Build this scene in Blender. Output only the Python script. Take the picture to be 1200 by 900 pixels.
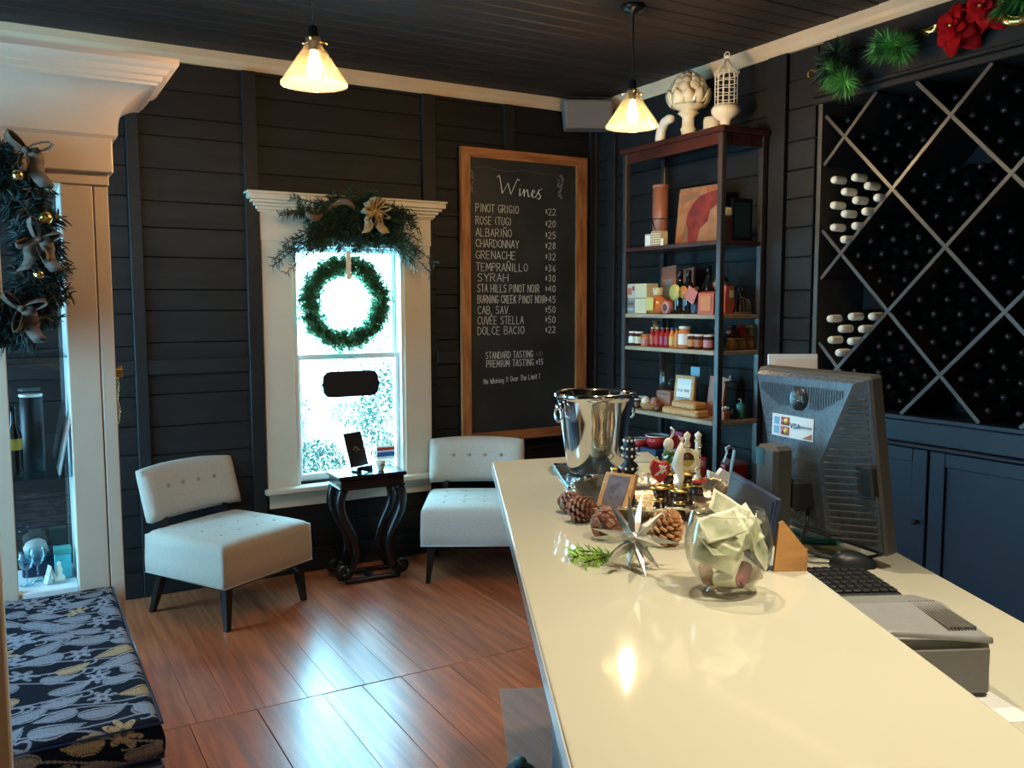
import bpy, math, random
from mathutils import Vector, Matrix, Euler
from math import sin, cos, pi, radians, sqrt
for o in list(bpy.data.objects): bpy.data.objects.remove(o)
SC = bpy.context.scene
COL = SC.collection
RND = random.Random(7)

# ------------------------------------------------------------------ camera, world, lights, exposure
cam_d = bpy.data.cameras.new('camera'); cam = bpy.data.objects.new('camera', cam_d); COL.objects.link(cam)
cam_d.sensor_width = 36; cam_d.lens = 36*1022.5/1200
YAW, PIT, ROL = radians(29.914), radians(5.197), radians(0.129)
fw = Vector((sin(YAW)*cos(PIT), cos(YAW)*cos(PIT), -sin(PIT)))
rt = Vector((cos(YAW), -sin(YAW), 0)); dn = fw.cross(rt)
ca_ = rt*cos(ROL)+dn*sin(ROL); cb_ = -rt*sin(ROL)+dn*cos(ROL)
m = Matrix((ca_, -cb_, -fw)).transposed().to_4x4(); m.translation = (0, 0, 1.6)
cam.matrix_world = m; cam_d.clip_start = .02
SC.camera = cam
SC.view_settings.view_transform = 'Standard'; SC.view_settings.look = 'None'
SC.view_settings.gamma = 1; SC.view_settings.use_curve_mapping = False
SC.view_settings.exposure = 0.0

w = bpy.data.worlds.new('overcast'); SC.world = w; w.use_nodes = True
wn = w.node_tree.nodes; wl = w.node_tree.links
bg = wn['Background']; tc = wn.new('ShaderNodeTexCoord'); nz = wn.new('ShaderNodeTexNoise'); rp = wn.new('ShaderNodeValToRGB')
nz.inputs['Scale'].default_value = 2.2; nz.inputs['Detail'].default_value = 4
rp.color_ramp.elements[0].position = .35; rp.color_ramp.elements[0].color = (.30, .72, 1, 1)
rp.color_ramp.elements[1].position = .65; rp.color_ramp.elements[1].color = (.56, .88, 1, 1)
wl.new(tc.outputs['Generated'], nz.inputs['Vector']); wl.new(nz.outputs['Fac'], rp.inputs['Fac']); wl.new(rp.outputs['Color'], bg.inputs['Color'])
bg.inputs['Strength'].default_value = 11.0

def light(name, kind, loc, energy, color, size=.1, rot=None, **k):
    d = bpy.data.lights.new(name, kind); d.energy = energy; d.color = color
    if kind == 'AREA':
        d.shape = 'RECTANGLE'; d.size = size[0]; d.size_y = size[1]
    else: d.shadow_soft_size = size
    for a, b in k.items(): setattr(d, a, b)
    o = bpy.data.objects.new(name, d); COL.objects.link(o); o.location = loc
    if rot: o.rotation_euler = rot
    return o
# sky light entering through the two windows (area lights in the window planes, outside the glass)
light('window_daylight', 'AREA', (1.79, 5.32, 1.25), 66, (.22, .70, 1), (.62, 1.35), (radians(-90), 0, 0))
light('side_window_daylight', 'AREA', (-1.62, 4.42, 1.35), 70, (.20, .62, 1), (1.8, .9), (0, radians(-90), 0))
light('bench_window_daylight', 'AREA', (-1.62, 2.75, 1.35), 78, (.22, .60, 1), (1.8, .8), (0, radians(-90), 0))
# ceiling lamps of the tasting room behind and above the camera
light('ceiling_lamp_light', 'SPOT', (1.18, 1.62, 2.88), 85, (1, .87, .66), .035, (0, 0, 0), spot_size=radians(95), spot_blend=.7)
light('counter_lamp_light', 'SPOT', (1.25, .35, 2.88), 165, (1, .90, .70), .05, (0, 0, 0), spot_size=radians(85), spot_blend=.8)
light('rear_lamp_light', 'POINT', (.6, -1.2, 2.5), 22, (1, .74, .42), .12)

# ------------------------------------------------------------------ materials
MATS = {}
def translucent(name, col, amt):
    M = MATS[name]; N, L = M.node_tree.nodes, M.node_tree.links; b = N['Principled BSDF']; o = [n for n in N if n.type == 'OUTPUT_MATERIAL'][0]
    t = N.new('ShaderNodeBsdfTranslucent'); t.inputs[0].default_value = (*col, 1); mx = N.new('ShaderNodeMixShader'); mx.inputs[0].default_value = amt
    L.new(b.outputs[0], mx.inputs[1]); L.new(t.outputs[0], mx.inputs[2]); L.new(mx.outputs[0], o.inputs['Surface'])
def mat(name, col=(.8, .8, .8), rough=.5, metal=0, noise=0, nscale=8, nvec=(1, 1, 1), bump=0, bscale=60, spec=.5, col2=None,
        coat=0, trans=0, emit=None, estr=0, rnd=0, sheen=0, attr=None, sss=0, noise_lo=.35, noise_hi=.65, coatr=.1):
    if name in MATS: return MATS[name]
    M = bpy.data.materials.new(name); M.use_nodes = True; MATS[name] = M
    N, L = M.node_tree.nodes, M.node_tree.links; b = N['Principled BSDF']
    b.inputs['Base Color'].default_value = (*col, 1); b.inputs['Roughness'].default_value = rough
    b.inputs['Metallic'].default_value = metal; b.inputs['Specular IOR Level'].default_value = spec
    b.inputs['Coat Weight'].default_value = coat; b.inputs['Coat Roughness'].default_value = coatr
    b.inputs['Transmission Weight'].default_value = trans; b.inputs['Sheen Weight'].default_value = sheen
    if emit: b.inputs['Emission Color'].default_value = (*emit, 1); b.inputs['Emission Strength'].default_value = estr
    t = N.new('ShaderNodeTexCoord'); mp = N.new('ShaderNodeMapping'); mp.inputs['Scale'].default_value = nvec
    L.new(t.outputs['Object'], mp.inputs['Vector'])
    out = None
    if rnd or noise:
        oi = N.new('ShaderNodeObjectInfo')
        ad = N.new('ShaderNodeVectorMath'); ad.operation = 'MULTIPLY_ADD'
        ad.inputs[0].default_value = (7.3, 3.1, 5.7); L.new(oi.outputs['Random'], ad.inputs[1]); L.new(mp.outputs['Vector'], ad.inputs[2])
    if attr:
        a = N.new('ShaderNodeAttribute'); a.attribute_name = attr; out = a.outputs['Color']
    if noise:
        n = N.new('ShaderNodeTexNoise'); n.inputs['Scale'].default_value = nscale; n.inputs['Detail'].default_value = 5
        L.new(ad.outputs['Vector'], n.inputs['Vector'])
        r = N.new('ShaderNodeMapRange'); r.inputs[1].default_value = noise_lo; r.inputs[2].default_value = noise_hi
        L.new(n.outputs['Fac'], r.inputs[0])
        mx = N.new('ShaderNodeMix'); mx.data_type = 'RGBA'; L.new(r.outputs[0], mx.inputs[0])
        c2 = col2 or tuple(c*(1-noise) for c in col)
        mx.inputs[6].default_value = (*col, 1); mx.inputs[7].default_value = (*c2, 1)
        if out: L.new(out, mx.inputs[6]); mx.blend_type = 'MIX'; mx.inputs[0].default_value = 0
        out = mx.outputs[2]
        rr = N.new('ShaderNodeMapRange'); rr.inputs[3].default_value = max(0, rough-.06); rr.inputs[4].default_value = min(1, rough+.10)
        L.new(n.outputs['Fac'], rr.inputs[0]); L.new(rr.outputs[0], b.inputs['Roughness'])
    if rnd:
        hs = N.new('ShaderNodeHueSaturation'); mr = N.new('ShaderNodeMapRange'); mr.inputs[3].default_value = 1-rnd; mr.inputs[4].default_value = 1+rnd
        L.new(oi.outputs['Random'], mr.inputs[0]); L.new(mr.outputs[0], hs.inputs['Value'])
        if out: L.new(out, hs.inputs['Color'])
        else: hs.inputs['Color'].default_value = (*col, 1)
        out = hs.outputs[0]
    if out: L.new(out, b.inputs['Base Color'])
    if bump:
        n2 = N.new('ShaderNodeTexNoise'); n2.inputs['Scale'].default_value = bscale; n2.inputs['Detail'].default_value = 3
        L.new(mp.outputs['Vector'], n2.inputs['Vector'])
        bm_ = N.new('ShaderNodeBump'); bm_.inputs['Strength'].default_value = bump; bm_.inputs['Distance'].default_value = .004
        L.new(n2.outputs['Fac'], bm_.inputs['Height']); L.new(bm_.outputs['Normal'], b.inputs['Normal'])
    return M
def glassmat(name, tint=(1, 1, 1), ior=1.45, rough=.0, maxr=1.0, opac=0.0):
    """thin-walled clear glass: mostly see-through with fresnel reflection"""
    if name in MATS: return MATS[name]
    M = bpy.data.materials.new(name); M.use_nodes = True; MATS[name] = M
    N, L = M.node_tree.nodes, M.node_tree.links
    for n in list(N):
        if n.type == 'BSDF_PRINCIPLED': N.remove(n)
    out = [n for n in N if n.type == 'OUTPUT_MATERIAL'][0]
    tr = N.new('ShaderNodeBsdfTransparent'); tr.inputs[0].default_value = (*tint, 1)
    gl = N.new('ShaderNodeBsdfGlossy'); gl.inputs['Roughness'].default_value = rough
    lw = N.new('ShaderNodeLayerWeight'); lw.inputs[0].default_value = .5
    pw = N.new('ShaderNodeMath'); pw.operation = 'POWER'; pw.inputs[1].default_value = 4; L.new(lw.outputs['Facing'], pw.inputs[0])
    fr = N.new('ShaderNodeMath'); fr.operation = 'MULTIPLY_ADD'; fr.inputs[1].default_value = .80*maxr; fr.inputs[2].default_value = .07; L.new(pw.outputs[0], fr.inputs[0])
    mx = N.new('ShaderNodeMixShader'); L.new(fr.outputs[0], mx.inputs[0]); L.new(tr.outputs[0], mx.inputs[1]); L.new(gl.outputs[0], mx.inputs[2])
    last = mx
    if opac:
        df = N.new('ShaderNodeBsdfDiffuse'); df.inputs[0].default_value = (*tint, 1)
        m2 = N.new('ShaderNodeMixShader'); m2.inputs[0].default_value = opac
        L.new(mx.outputs[0], m2.inputs[1]); L.new(df.outputs[0], m2.inputs[2]); last = m2
    L.new(last.outputs[0], out.inputs['Surface'])
    return M
mat('wall_paint', (.0125, .0125, .0135), .55, spec=.3, noise=.35, nscale=3, nvec=(1, 1, 6), bump=.35, bscale=35, rnd=.12)
mat('batten_paint', (.0145, .0145, .016), .52, spec=.3, noise=.25, nscale=5, bump=.25, bscale=40, rnd=.08)
mat('cabinet_paint', (.003, .012, .028), .38, noise=.3, nscale=4, bump=.2, bscale=30, rnd=.06)
mat('ceiling_wood', (.008, .006, .006), .62, noise=.6, nscale=5, nvec=(.6, 8, 8), col2=(.018, .011, .008), bump=.4, bscale=25, rnd=.25)
mat('floor_wood', (.56, .175, .072), .30, noise=.5, nscale=4, nvec=(9, .55, 1), col2=(.32, .088, .036), bump=.10, bscale=30, rnd=.10, spec=.6, coat=.5, coatr=.24)
mat('subfloor', (.010, .006, .005), .9)
mat('cream_trim', (.62, .50, .34), .42, noise=.08, nscale=6)
mat('white_trim', (.68, .60, .48), .38, noise=.05, nscale=6)
mat('window_white', (.78, .80, .80), .35)
mat('pine_frame', (.46, .19, .062), .40, noise=.5, nscale=5, nvec=(6, 6, .8), col2=(.24, .085, .026), bump=.1, bscale=40)
mat('pine_frame_h', (.46, .19, .062), .40, noise=.5, nscale=5, nvec=(.8, 6, 6), col2=(.24, .085, .026), bump=.1, bscale=40)
mat('chalkboard', (.016, .018, .018), .52, noise=.5, nscale=3, col2=(.028, .031, .030))
mat('chalk', (.66, .66, .60), .9)
mat('chalk_faint', (.16, .16, .15), .95)
mat('linen', (.52, .46, .39), .85, noise=.08, nscale=70, bump=.4, bscale=260, sheen=.2)
mat('linen_dim', (.34, .29, .24), .9)
mat('black_wood', (.008, .008, .010), .22, noise=.3, nscale=8)
mat('dark_mahogany', (.030, .010, .008), .28, noise=.5, nscale=6, nvec=(6, 1, 1), col2=(.060, .017, .011))
mat('shelf_post', (.040, .032, .032), .36, noise=.4, nscale=6, col2=(.024, .018, .018))
mat('shelf_wood', (.40, .29, .18), .5, noise=.35, nscale=5, nvec=(6, 1, 6))
mat('quartz', (.60, .565, .43), .045, spec=.55)
mat('quartz_edge', (.58, .55, .50), .16)
mat('bar_panel', (.020, .022, .026), .45, noise=.3, nscale=4)
mat('steel', (.74, .73, .70), .10, metal=1)
mat('steel_dark', (.16, .19, .21), .25, metal=.8, noise=.2, nscale=9)
mat('silver_tray', (.80, .73, .58), .24, metal=1, noise=.15, nscale=30, bump=.5, bscale=90)
mat('silver_star', (.60, .60, .56), .32, metal=.85, noise=.2, nscale=60)
mat('brass', (.80, .52, .18), .25, metal=1)
mat('gold', (.86, .60, .20), .25, metal=1)
mat('gold_ribbon', (.46, .31, .13), .38, noise=.3, nscale=20, sheen=.3)
mat('burlap_ribbon', (.16, .105, .075), .7, noise=.3, nscale=30)
mat('black_metal', (.010, .010, .011), .35, metal=.4)
mat('black_plastic', (.016, .018, .020), .38)
mat('grey_plastic', (.062, .062, .058), .42, noise=.1, nscale=40)
mat('monitor_back_lit', (.075, .095, .115), .26, noise=.05, nscale=90)  # shell plastic made lighter and bluer, daylight put into its colour
mat('monitor_shell', (.052, .050, .046), .40, noise=.05, nscale=90)
mat('vent_dark', (.004, .004, .005), .7)
mat('printer_light', (.27, .275, .265), .36, noise=.05, nscale=80)
mat('printer_dark', (.15, .148, .135), .45, noise=.05, nscale=80)
mat('speaker_grey', (.17, .145, .13), .6)
mat('paint_red', (.24, .022, .014), .6, noise=.5, nscale=18, col2=(.12, .012, .010))
mat('paint_tan', (.30, .15, .07), .65, noise=.4, nscale=14, col2=(.20, .10, .045))
mat('paint_rust', (.27, .075, .025), .65, noise=.5, nscale=16, col2=(.36, .16, .06))
mat('ceramic_cream', (.82, .73, .50), .14, coat=.5)
mat('ceramic_white', (.82, .76, .62), .25)
mat('needle_dark', (.010, .038, .026), .55, noise=.5, nscale=9, col2=(.028, .080, .040))
mat('needle_deep', (.006, .022, .024), .6, noise=.5, nscale=9, col2=(.010, .034, .028))
mat('needle_bright', (.15, .52, .10), .5, noise=.6, nscale=12, col2=(.03, .14, .035))
mat('needle_lime', (.36, .62, .08), .5)
mat('pale_green', (.13, .30, .16), .6, noise=.6, nscale=14, col2=(.05, .16, .09))
mat('cabinet_cream', (.62, .45, .33), .38, noise=.05, nscale=6)
mat('twig', (.09, .045, .022), .8)
mat('leaf_teal', (.02, .085, .065), .6, noise=.6, nscale=3, col2=(.06, .13, .10))
mat('pale_bark', (.42, .40, .36), .8)
mat('grass', (.30, .42, .24), .9, noise=.5, nscale=2, col2=(.55, .60, .50))
mat('paving', (.68, .68, .66), .8, noise=.15, nscale=3)
mat('petal_red', (.46, .003, .006), .8, spec=.12, noise=.4, nscale=14, col2=(.24, .002, .004))
mat('cone_brown', (.22, .075, .042), .55, noise=.4, nscale=40, col2=(.42, .20, .12))
mat('cone_tan', (.66, .34, .14), .55, noise=.4, nscale=40, col2=(.66, .36, .17))
mat('bottle_glass', (.006, .008, .007), .07, spec=.6)
mat('capsule_black', (.014, .012, .016), .22, metal=.3)
mat('capsule_white', (.88, .82, .68), .35)
mat('capsule_red', (.22, .025, .018), .3)
mat('rack_slat', (.10, .082, .068), .34, noise=.4, nscale=7, col2=(.065, .058, .054))
mat('rack_side_shade', (.018, .016, .015), .5)  # slat sides near black: shade inside the cells put into the colour
mat('rack_dark', (.006, .006, .008), .7)
mat('bulb', (1, .8, .5), .4, emit=(1, .68, .34), estr=45)
mat('paper', (.80, .78, .72), .7)
mat('paper_pink', (.80, .66, .58), .6)
mat('banknote', (.72, .70, .50), .75, noise=.35, nscale=36, col2=(.40, .44, .27))
mat('cork', (.60, .38, .22), .8, noise=.4, nscale=60, bump=.3)
mat('cork_wine', (.30, .06, .06), .8, noise=.3, nscale=50)
mat('kraft', (.46, .22, .09), .7, noise=.15, nscale=30)
mat('orange_wood', (.62, .31, .10), .5, noise=.25, nscale=10, nvec=(1, 6, 6))
mat('stopper_brown', (.035, .016, .010), .25)
mat('soot_black', (.006, .006, .009), .5)
mat('cushion_print', (.5, .5, .5), .85, spec=.08, attr='Col', bump=.3, bscale=200)
mat('bench_wood', (.012, .012, .016), .3)
mat('cyan_pack', (.10, .55, .62), .4); mat('teal', (.07, .36, .32), .4)
mat('mat_plastic', (.10, .11, .115), .32)
for n, c in dict(red=(.55, .02, .018), tomato=(.62, .11, .05), orange=(.72, .26, .05), amber=(.50, .15, .02), yellow=(.78, .58, .10), lemon=(.72, .64, .18),
                 magenta=(.42, .03, .09), pink=(.62, .25, .25), white=(.80, .78, .72), navy=(.015, .03, .08), blue=(.03, .12, .42), skyblue=(.22, .48, .66),
                 green=(.06, .22, .05), olive=(.22, .20, .05), cream=(.78, .68, .42), black=(.01, .01, .012), honey=(.55, .26, .05), brown=(.16, .07, .035),
                 terracotta=(.42, .15, .085), rust=(.50, .13, .04), grey=(.25, .25, .25), palegrey=(.55, .55, .52), tealdark=(.02, .10, .12)).items():
    mat(n, tuple(v*(.72 if n not in ('white', 'black', 'navy') else .9) for v in c), .42)
mat('jam_dark', (.06, .015, .012), .12); mat('jam_red', (.34, .02, .02), .12); mat('jam_gold', (.46, .24, .05), .12); mat('jam_orange', (.60, .20, .06), .14)
translucent('pale_green', (.16, .42, .22), .45); translucent('leaf_teal', (.03, .12, .09), .3)
glassmat('window_glass', (.97, 1, 1)); glassmat('lamp_glass', (1, .93, .82), 1.5, .02, opac=.03); glassmat('clear_glass', (.97, .98, .96), 1.5); glassmat('grey_film', (.90, .92, .92), 1.5, .3, opac=.10); glassmat('aqua_glass', (.80, .95, 1), 1.5)

# ------------------------------------------------------------------ mesh helpers
class MB:
    def __init__(s): s.v = []; s.f = []; s.mi = []; s.sm = []; s.T = None
    def add(s, vs, fs, mi=0, smooth=False):
        b = len(s.v)
        if s.T is not None: vs = [s.T @ Vector(p) for p in vs]
        s.v += [tuple(p) for p in vs]
        for f in fs: s.f.append(tuple(i+b for i in f)); s.mi.append(mi); s.sm.append(smooth)
        return s
    def box(s, x0, x1, y0, y1, z0, z1, mi=0, bev=0):
        if bev > 0:
            b = min(bev, abs(x1-x0)*.45, abs(y1-y0)*.45, abs(z1-z0)*.45)
            vs = []; idx = {}
            for i, x in enumerate((x0, x1)):
                for j, y in enumerate((y0, y1)):
                    for k, z in enumerate((z0, z1)):
                        sx, sy, sz = (1 if i == 0 else -1), (1 if j == 0 else -1), (1 if k == 0 else -1)
                        idx[i, j, k, 0] = len(vs); vs.append((x, y+sy*b, z+sz*b))
                        idx[i, j, k, 1] = len(vs); vs.append((x+sx*b, y, z+sz*b))
                        idx[i, j, k, 2] = len(vs); vs.append((x+sx*b, y+sy*b, z))
            F = []
            for i in (0, 1):
                q = [idx[i, 0, 0, 0], idx[i, 0, 1, 0], idx[i, 1, 1, 0], idx[i, 1, 0, 0]]; F.append(q if i == 0 else q[::-1])
                q = [idx[0, i, 0, 1], idx[1, i, 0, 1], idx[1, i, 1, 1], idx[0, i, 1, 1]]; F.append(q if i == 0 else q[::-1])
                q = [idx[0, 0, i, 2], idx[0, 1, i, 2], idx[1, 1, i, 2], idx[1, 0, i, 2]]; F.append(q if i == 0 else q[::-1])
            for j in (0, 1):
                for k in (0, 1):
                    F.append([idx[0, j, k, 1], idx[1, j, k, 1], idx[1, j, k, 2], idx[0, j, k, 2]] if (j+k) % 2 == 0 else [idx[0, j, k, 2], idx[1, j, k, 2], idx[1, j, k, 1], idx[0, j, k, 1]])
                    F.append([idx[j, 0, k, 2], idx[j, 1, k, 2], idx[j, 1, k, 0], idx[j, 0, k, 0]] if (j+k) % 2 == 0 else [idx[j, 0, k, 0], idx[j, 1, k, 0], idx[j, 1, k, 2], idx[j, 0, k, 2]])
                    F.append([idx[j, k, 0, 0], idx[j, k, 1, 0], idx[j, k, 1, 1], idx[j, k, 0, 1]] if (j+k) % 2 == 0 else [idx[j, k, 0, 1], idx[j, k, 1, 1], idx[j, k, 1, 0], idx[j, k, 0, 0]])
            for i in (0, 1):
                for j in (0, 1):
                    for k in (0, 1):
                        t = [idx[i, j, k, 0], idx[i, j, k, 1], idx[i, j, k, 2]]; F.append(t if (i+j+k) % 2 == 0 else t[::-1])
            return s.add(vs, F, mi)
        vs = [(x0, y0, z0), (x1, y0, z0), (x1, y1, z0), (x0, y1, z0), (x0, y0, z1), (x1, y0, z1), (x1, y1, z1), (x0, y1, z1)]
        return s.add(vs, [(0, 3, 2, 1), (4, 5, 6, 7), (0, 1, 5, 4), (1, 2, 6, 5), (2, 3, 7, 6), (3, 0, 4, 7)], mi)
    def lathe(s, prof, n=20, mi=0, smooth=True, c=(0, 0, 0), axis=None, close=False):
        """prof: list of (r, h) from bottom to top; axis: 'x' lays it along -x"""
        vs = []; F = []
        for r, h in prof:
            for i in range(n):
                a = 2*pi*i/n; x, y, z = r*cos(a), r*sin(a), h
                if axis == 'x': x, y, z = -z, x, y
                elif axis == 'y': x, y, z = x, z, -y
                vs.append((x+c[0], y+c[1], z+c[2]))
        for k in range(len(prof)-1):
            for i in range(n): F.append((k*n+i, k*n+(i+1) % n, (k+1)*n+(i+1) % n, (k+1)*n+i))
        if prof[0][0] > 1e-6 and not close: F.append(tuple(range(n))[::-1])
        if prof[-1][0] > 1e-6 and not close: F.append(tuple((len(prof)-1)*n+i for i in range(n)))
        return s.add(vs, F, mi, smooth)
    def tube(s, pts, r, n=8, mi=0, smooth=True, rad=None, closed=False):
        pts = [Vector(p) for p in pts]; N = len(pts); vs = []; F = []
        up = Vector((0, 0, 1)); prev = None
        for k, p in enumerate(pts):
            if closed: d = pts[(k+1) % N]-pts[k-1]
            else: d = (pts[min(k+1, N-1)]-pts[max(k-1, 0)])
            d.normalize()
            if prev is None:
                a = d.cross(up)
                if a.length < .05: a = d.cross(Vector((1, 0, 0)))
            else: a = prev-d*prev.dot(d)
            a.normalize(); prev = a; b = d.cross(a); rr = rad[k] if rad else r
            for i in range(n):
                t = 2*pi*i/n; vs.append(p+(a*cos(t)+b*sin(t))*rr)
        K = N if closed else N-1
        for k in range(K):
            k2 = (k+1) % N
            for i in range(n): F.append((k*n+i, k*n+(i+1) % n, k2*n+(i+1) % n, k2*n+i))
        if not closed: F.append(tuple(range(n))[::-1]); F.append(tuple((N-1)*n+i for i in range(n)))
        return s.add(vs, F, mi, smooth)
    def prism(s, poly, a0, a1, plane='xz', mi=0, smooth=False):
        """poly 2D extruded along the remaining axis"""
        n = len(poly); vs = []
        for a in (a0, a1):
            for p, q in poly:
                vs.append({'xz': (p, a, q), 'yz': (a, p, q), 'xy': (p, q, a)}[plane])
        F = [tuple(range(n)), tuple(range(n, 2*n))[::-1]]
        for i in range(n): F.append((i, i+n, (i+1) % n+n, (i+1) % n))
        return s.add(vs, F, mi, smooth)
    def ball(s, c, r, n=12, m=8, mi=0, sc=(1, 1, 1)):
        pr = [(max(1e-7, sin(pi*k/m)), -cos(pi*k/m)) for k in range(m+1)]
        vs = []; F = []
        for a, h in pr:
            for i in range(n): vs.append((c[0]+r*sc[0]*a*cos(2*pi*i/n), c[1]+r*sc[1]*a*sin(2*pi*i/n), c[2]+r*sc[2]*h))
        for k in range(m):
            for i in range(n): F.append((k*n+i, k*n+(i+1) % n, (k+1)*n+(i+1) % n, (k+1)*n+i))
        return s.add(vs, F, mi, True)
    def build(s, name, mats, parent=None, loc=(0, 0, 0), rot=None, kind=None, label=None):
        me = bpy.data.meshes.new(name); me.from_pydata(s.v, [], s.f)
        if isinstance(mats, str): mats = [mats]
        for mm in mats: me.materials.append(MATS[mm])
        me.polygons.foreach_set('material_index', s.mi); me.polygons.foreach_set('use_smooth', s.sm)
        me.update(); me.validate()
        o = bpy.data.objects.new(name, me); COL.objects.link(o); o.location = loc
        if rot: o.rotation_euler = rot
        if parent: o.parent = parent
        if kind: o['kind'] = kind
        if label: o['label'] = label
        return o
def tag(o, label, cat, group=None):
    o['label'] = label; o['category'] = cat
    if group: o['group'] = group
    return o
def thing(name, label, cat, loc=(0, 0, 0), rz=0, group=None, rot=None):
    o = bpy.data.objects.new(name, None); COL.objects.link(o); o.empty_display_size = .05
    o.location = loc; o.rotation_euler = rot or (0, 0, rz)
    return tag(o, label, cat, group)
def dup(root, loc, rot=None, label=None, group=None):
    r = root.copy(); COL.objects.link(r); r.location = loc
    if rot is not None: r.rotation_euler = rot
    if label: r['label'] = label
    if group: r['group'] = group
    for ch in list(root.children):
        c = ch.copy(); COL.objects.link(c); c.parent = r
        for g in ch.children:
            d = g.copy(); COL.objects.link(d); d.parent = c
    return r
def subsurf(o, lv=2):
    md = o.modifiers.new('sub', 'SUBSURF'); md.levels = lv; md.render_levels = lv
    for p in o.data.polygons: p.use_smooth = True
def bevel(o, w_, seg=2):
    md = o.modifiers.new('bev', 'BEVEL'); md.width = w_; md.segments = seg; md.limit_method = 'ANGLE'
def words(name, txt, size, matn, parent, loc, rot=(0, 0, 0), ext=.0004, align='CENTER', sx=1):
    c = bpy.data.curves.new(name, 'FONT'); c.body = txt; c.size = size; c.extrude = ext; c.align_x = align; c.align_y = 'CENTER'; c.resolution_u = 3
    t = bpy.data.objects.new('tmp', c); COL.objects.link(t); bpy.context.view_layer.update()
    me = bpy.data.meshes.new_from_object(t); bpy.data.objects.remove(t); me.name = name
    me.materials.clear(); me.materials.append(MATS[matn])
    o = bpy.data.objects.new(name, me); COL.objects.link(o); o.location = loc; o.rotation_euler = rot; o.scale = (sx, 1, 1); o.parent = parent
    return o
CA = radians(25.96); BR = -CA
U = Vector((sin(CA), cos(CA), 0)); V = Vector((cos(CA), -sin(CA), 0))
def cw(s, t, z=0): p = U*s+V*t; return Vector((p.x, p.y, z))
BZ = 1.12; LZ = .97
YW = 5.096; XW = 3.609; CZ = 2.985

# ------------------------------------------------------------------ the room shell
def struct(name, mb, mats, **k): return mb.build(name, mats, kind='structure', **k)
floor = struct('floor', MB().box(-1.5, XW+.05, -2.7, YW+.05, -.06, -.022), 'subfloor')
near_x = [-1.42, -1.2, -.97, -.76, -.52, -.30, -.07, .14, .335, .527, .783, 1.051, 1.221, 1.398, 1.629, 1.82, 2.03, 2.24, 2.46, 2.67, 2.9, 3.12, 3.35, XW]
far_x = [-1.42]
while far_x[-1] < XW-.2: far_x.append(far_x[-1]+RND.choice([.125, .14, .155, .17]))
far_x.append(XW)
for xs, y0, y1 in ((near_x, -2.6, .62), (near_x, .624, 3.398), (far_x, 3.403, YW)):
    for i in range(len(xs)-1):
        g = .0012 if xs is near_x else .0004
        j = RND.uniform(-.001, .001)
        MB().box(xs[i]+g, xs[i+1]-g, y0, y1, -.022, j, bev=.0008).build('floorboard', 'floor_wood', floor)
ceiling = struct('ceiling', MB().box(-1.5, XW+.05, -2.7, YW+.05, CZ+.02, CZ+.08), 'subfloor')
y = -2.6
while y < YW:
    d = .112; MB().box(-1.42, XW, y+.002, min(y+d, YW)-.002, CZ-RND.uniform(0, .003), CZ+.02, bev=.004).build('ceiling_board', 'ceiling_wood', ceiling); y += d

wx0, wx1, wz0, wz1 = 1.455, 2.125, .545, 1.955          # window opening in the back wall
wb = MB()
for a in ((-1.5, wx0, 0, 3.05), (wx1, XW+.4, 0, 3.05), (wx0, wx1, 0, wz0), (wx0, wx1, wz1, 3.05)): wb.box(a[0], a[1], YW+.004, YW+.14, a[2], a[3])
wall_back = struct('wall_back', wb, 'wall_paint')
ZJ = [.14, .29, .45, .61, .778, .936, 1.113, 1.262, 1.397, 1.571, 1.686, 1.861, 2.019, 2.16, 2.332, 2.506, 2.611, 2.752, 2.90]
def boards(parent, fn, joints, z0, z1, jit=0):
    js = [z0]+[z+(RND.uniform(-jit, jit) if jit else 0) for z in joints if z0+.05 < z < z1-.05]+[z1]
    for i in range(len(js)-1): fn(js[i]+.0028, js[i+1]-.0028).build('shiplap_board', 'wall_paint', parent)
for xa, xb, z0, z1, jit in ((-1.42, .58, .14, 2.98, .02), (.64, 1.19, .14, 2.98, 0), (1.26, 2.28, 2.24, 2.98, .02), (1.30, 2.32, .14, .41, 0),
                            (2.365, 2.862, .14, 2.98, .03), (2.932, 3.545, .14, 2.98, .03), (2.325, 2.365, .14, 2.24, .03)):
    boards(wall_back, lambda a, b: MB().box(xa, xb, YW-.012+RND.uniform(-.001, .001), YW+.004, a, b, bev=.002), ZJ, z0, z1, jit)
for xa, xb, z0, z1 in ((.578, .641, 0, 2.9), (1.184, 1.262, 0, 2.9), (2.276, 2.366, 2.245, 2.9), (2.859, 2.936, 0, 2.9), (3.541, 3.609, 0, 2.9)):
    MB().box(xa, xb, YW-.040, YW+.004, z0, z1, bev=.003).build('wall_batten', 'batten_paint', wall_back)
for xa, xb in ((-.2, .578), (.641, 1.184), (2.366, 2.859), (2.936, 3.541)):
    MB().box(xa, xb, YW-.036, YW+.004, 1.224, 1.306, bev=.003).build('wall_rail', 'batten_paint', wall_back)
for xa, xb in ((-1.42, .578), (.641, 1.184), (1.262, 2.859), (2.936, 3.541)):
    struct('baseboard_back', MB().box(xa, xb, YW-.034, YW+.004, 0, .14, bev=.004), 'batten_paint')

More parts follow.
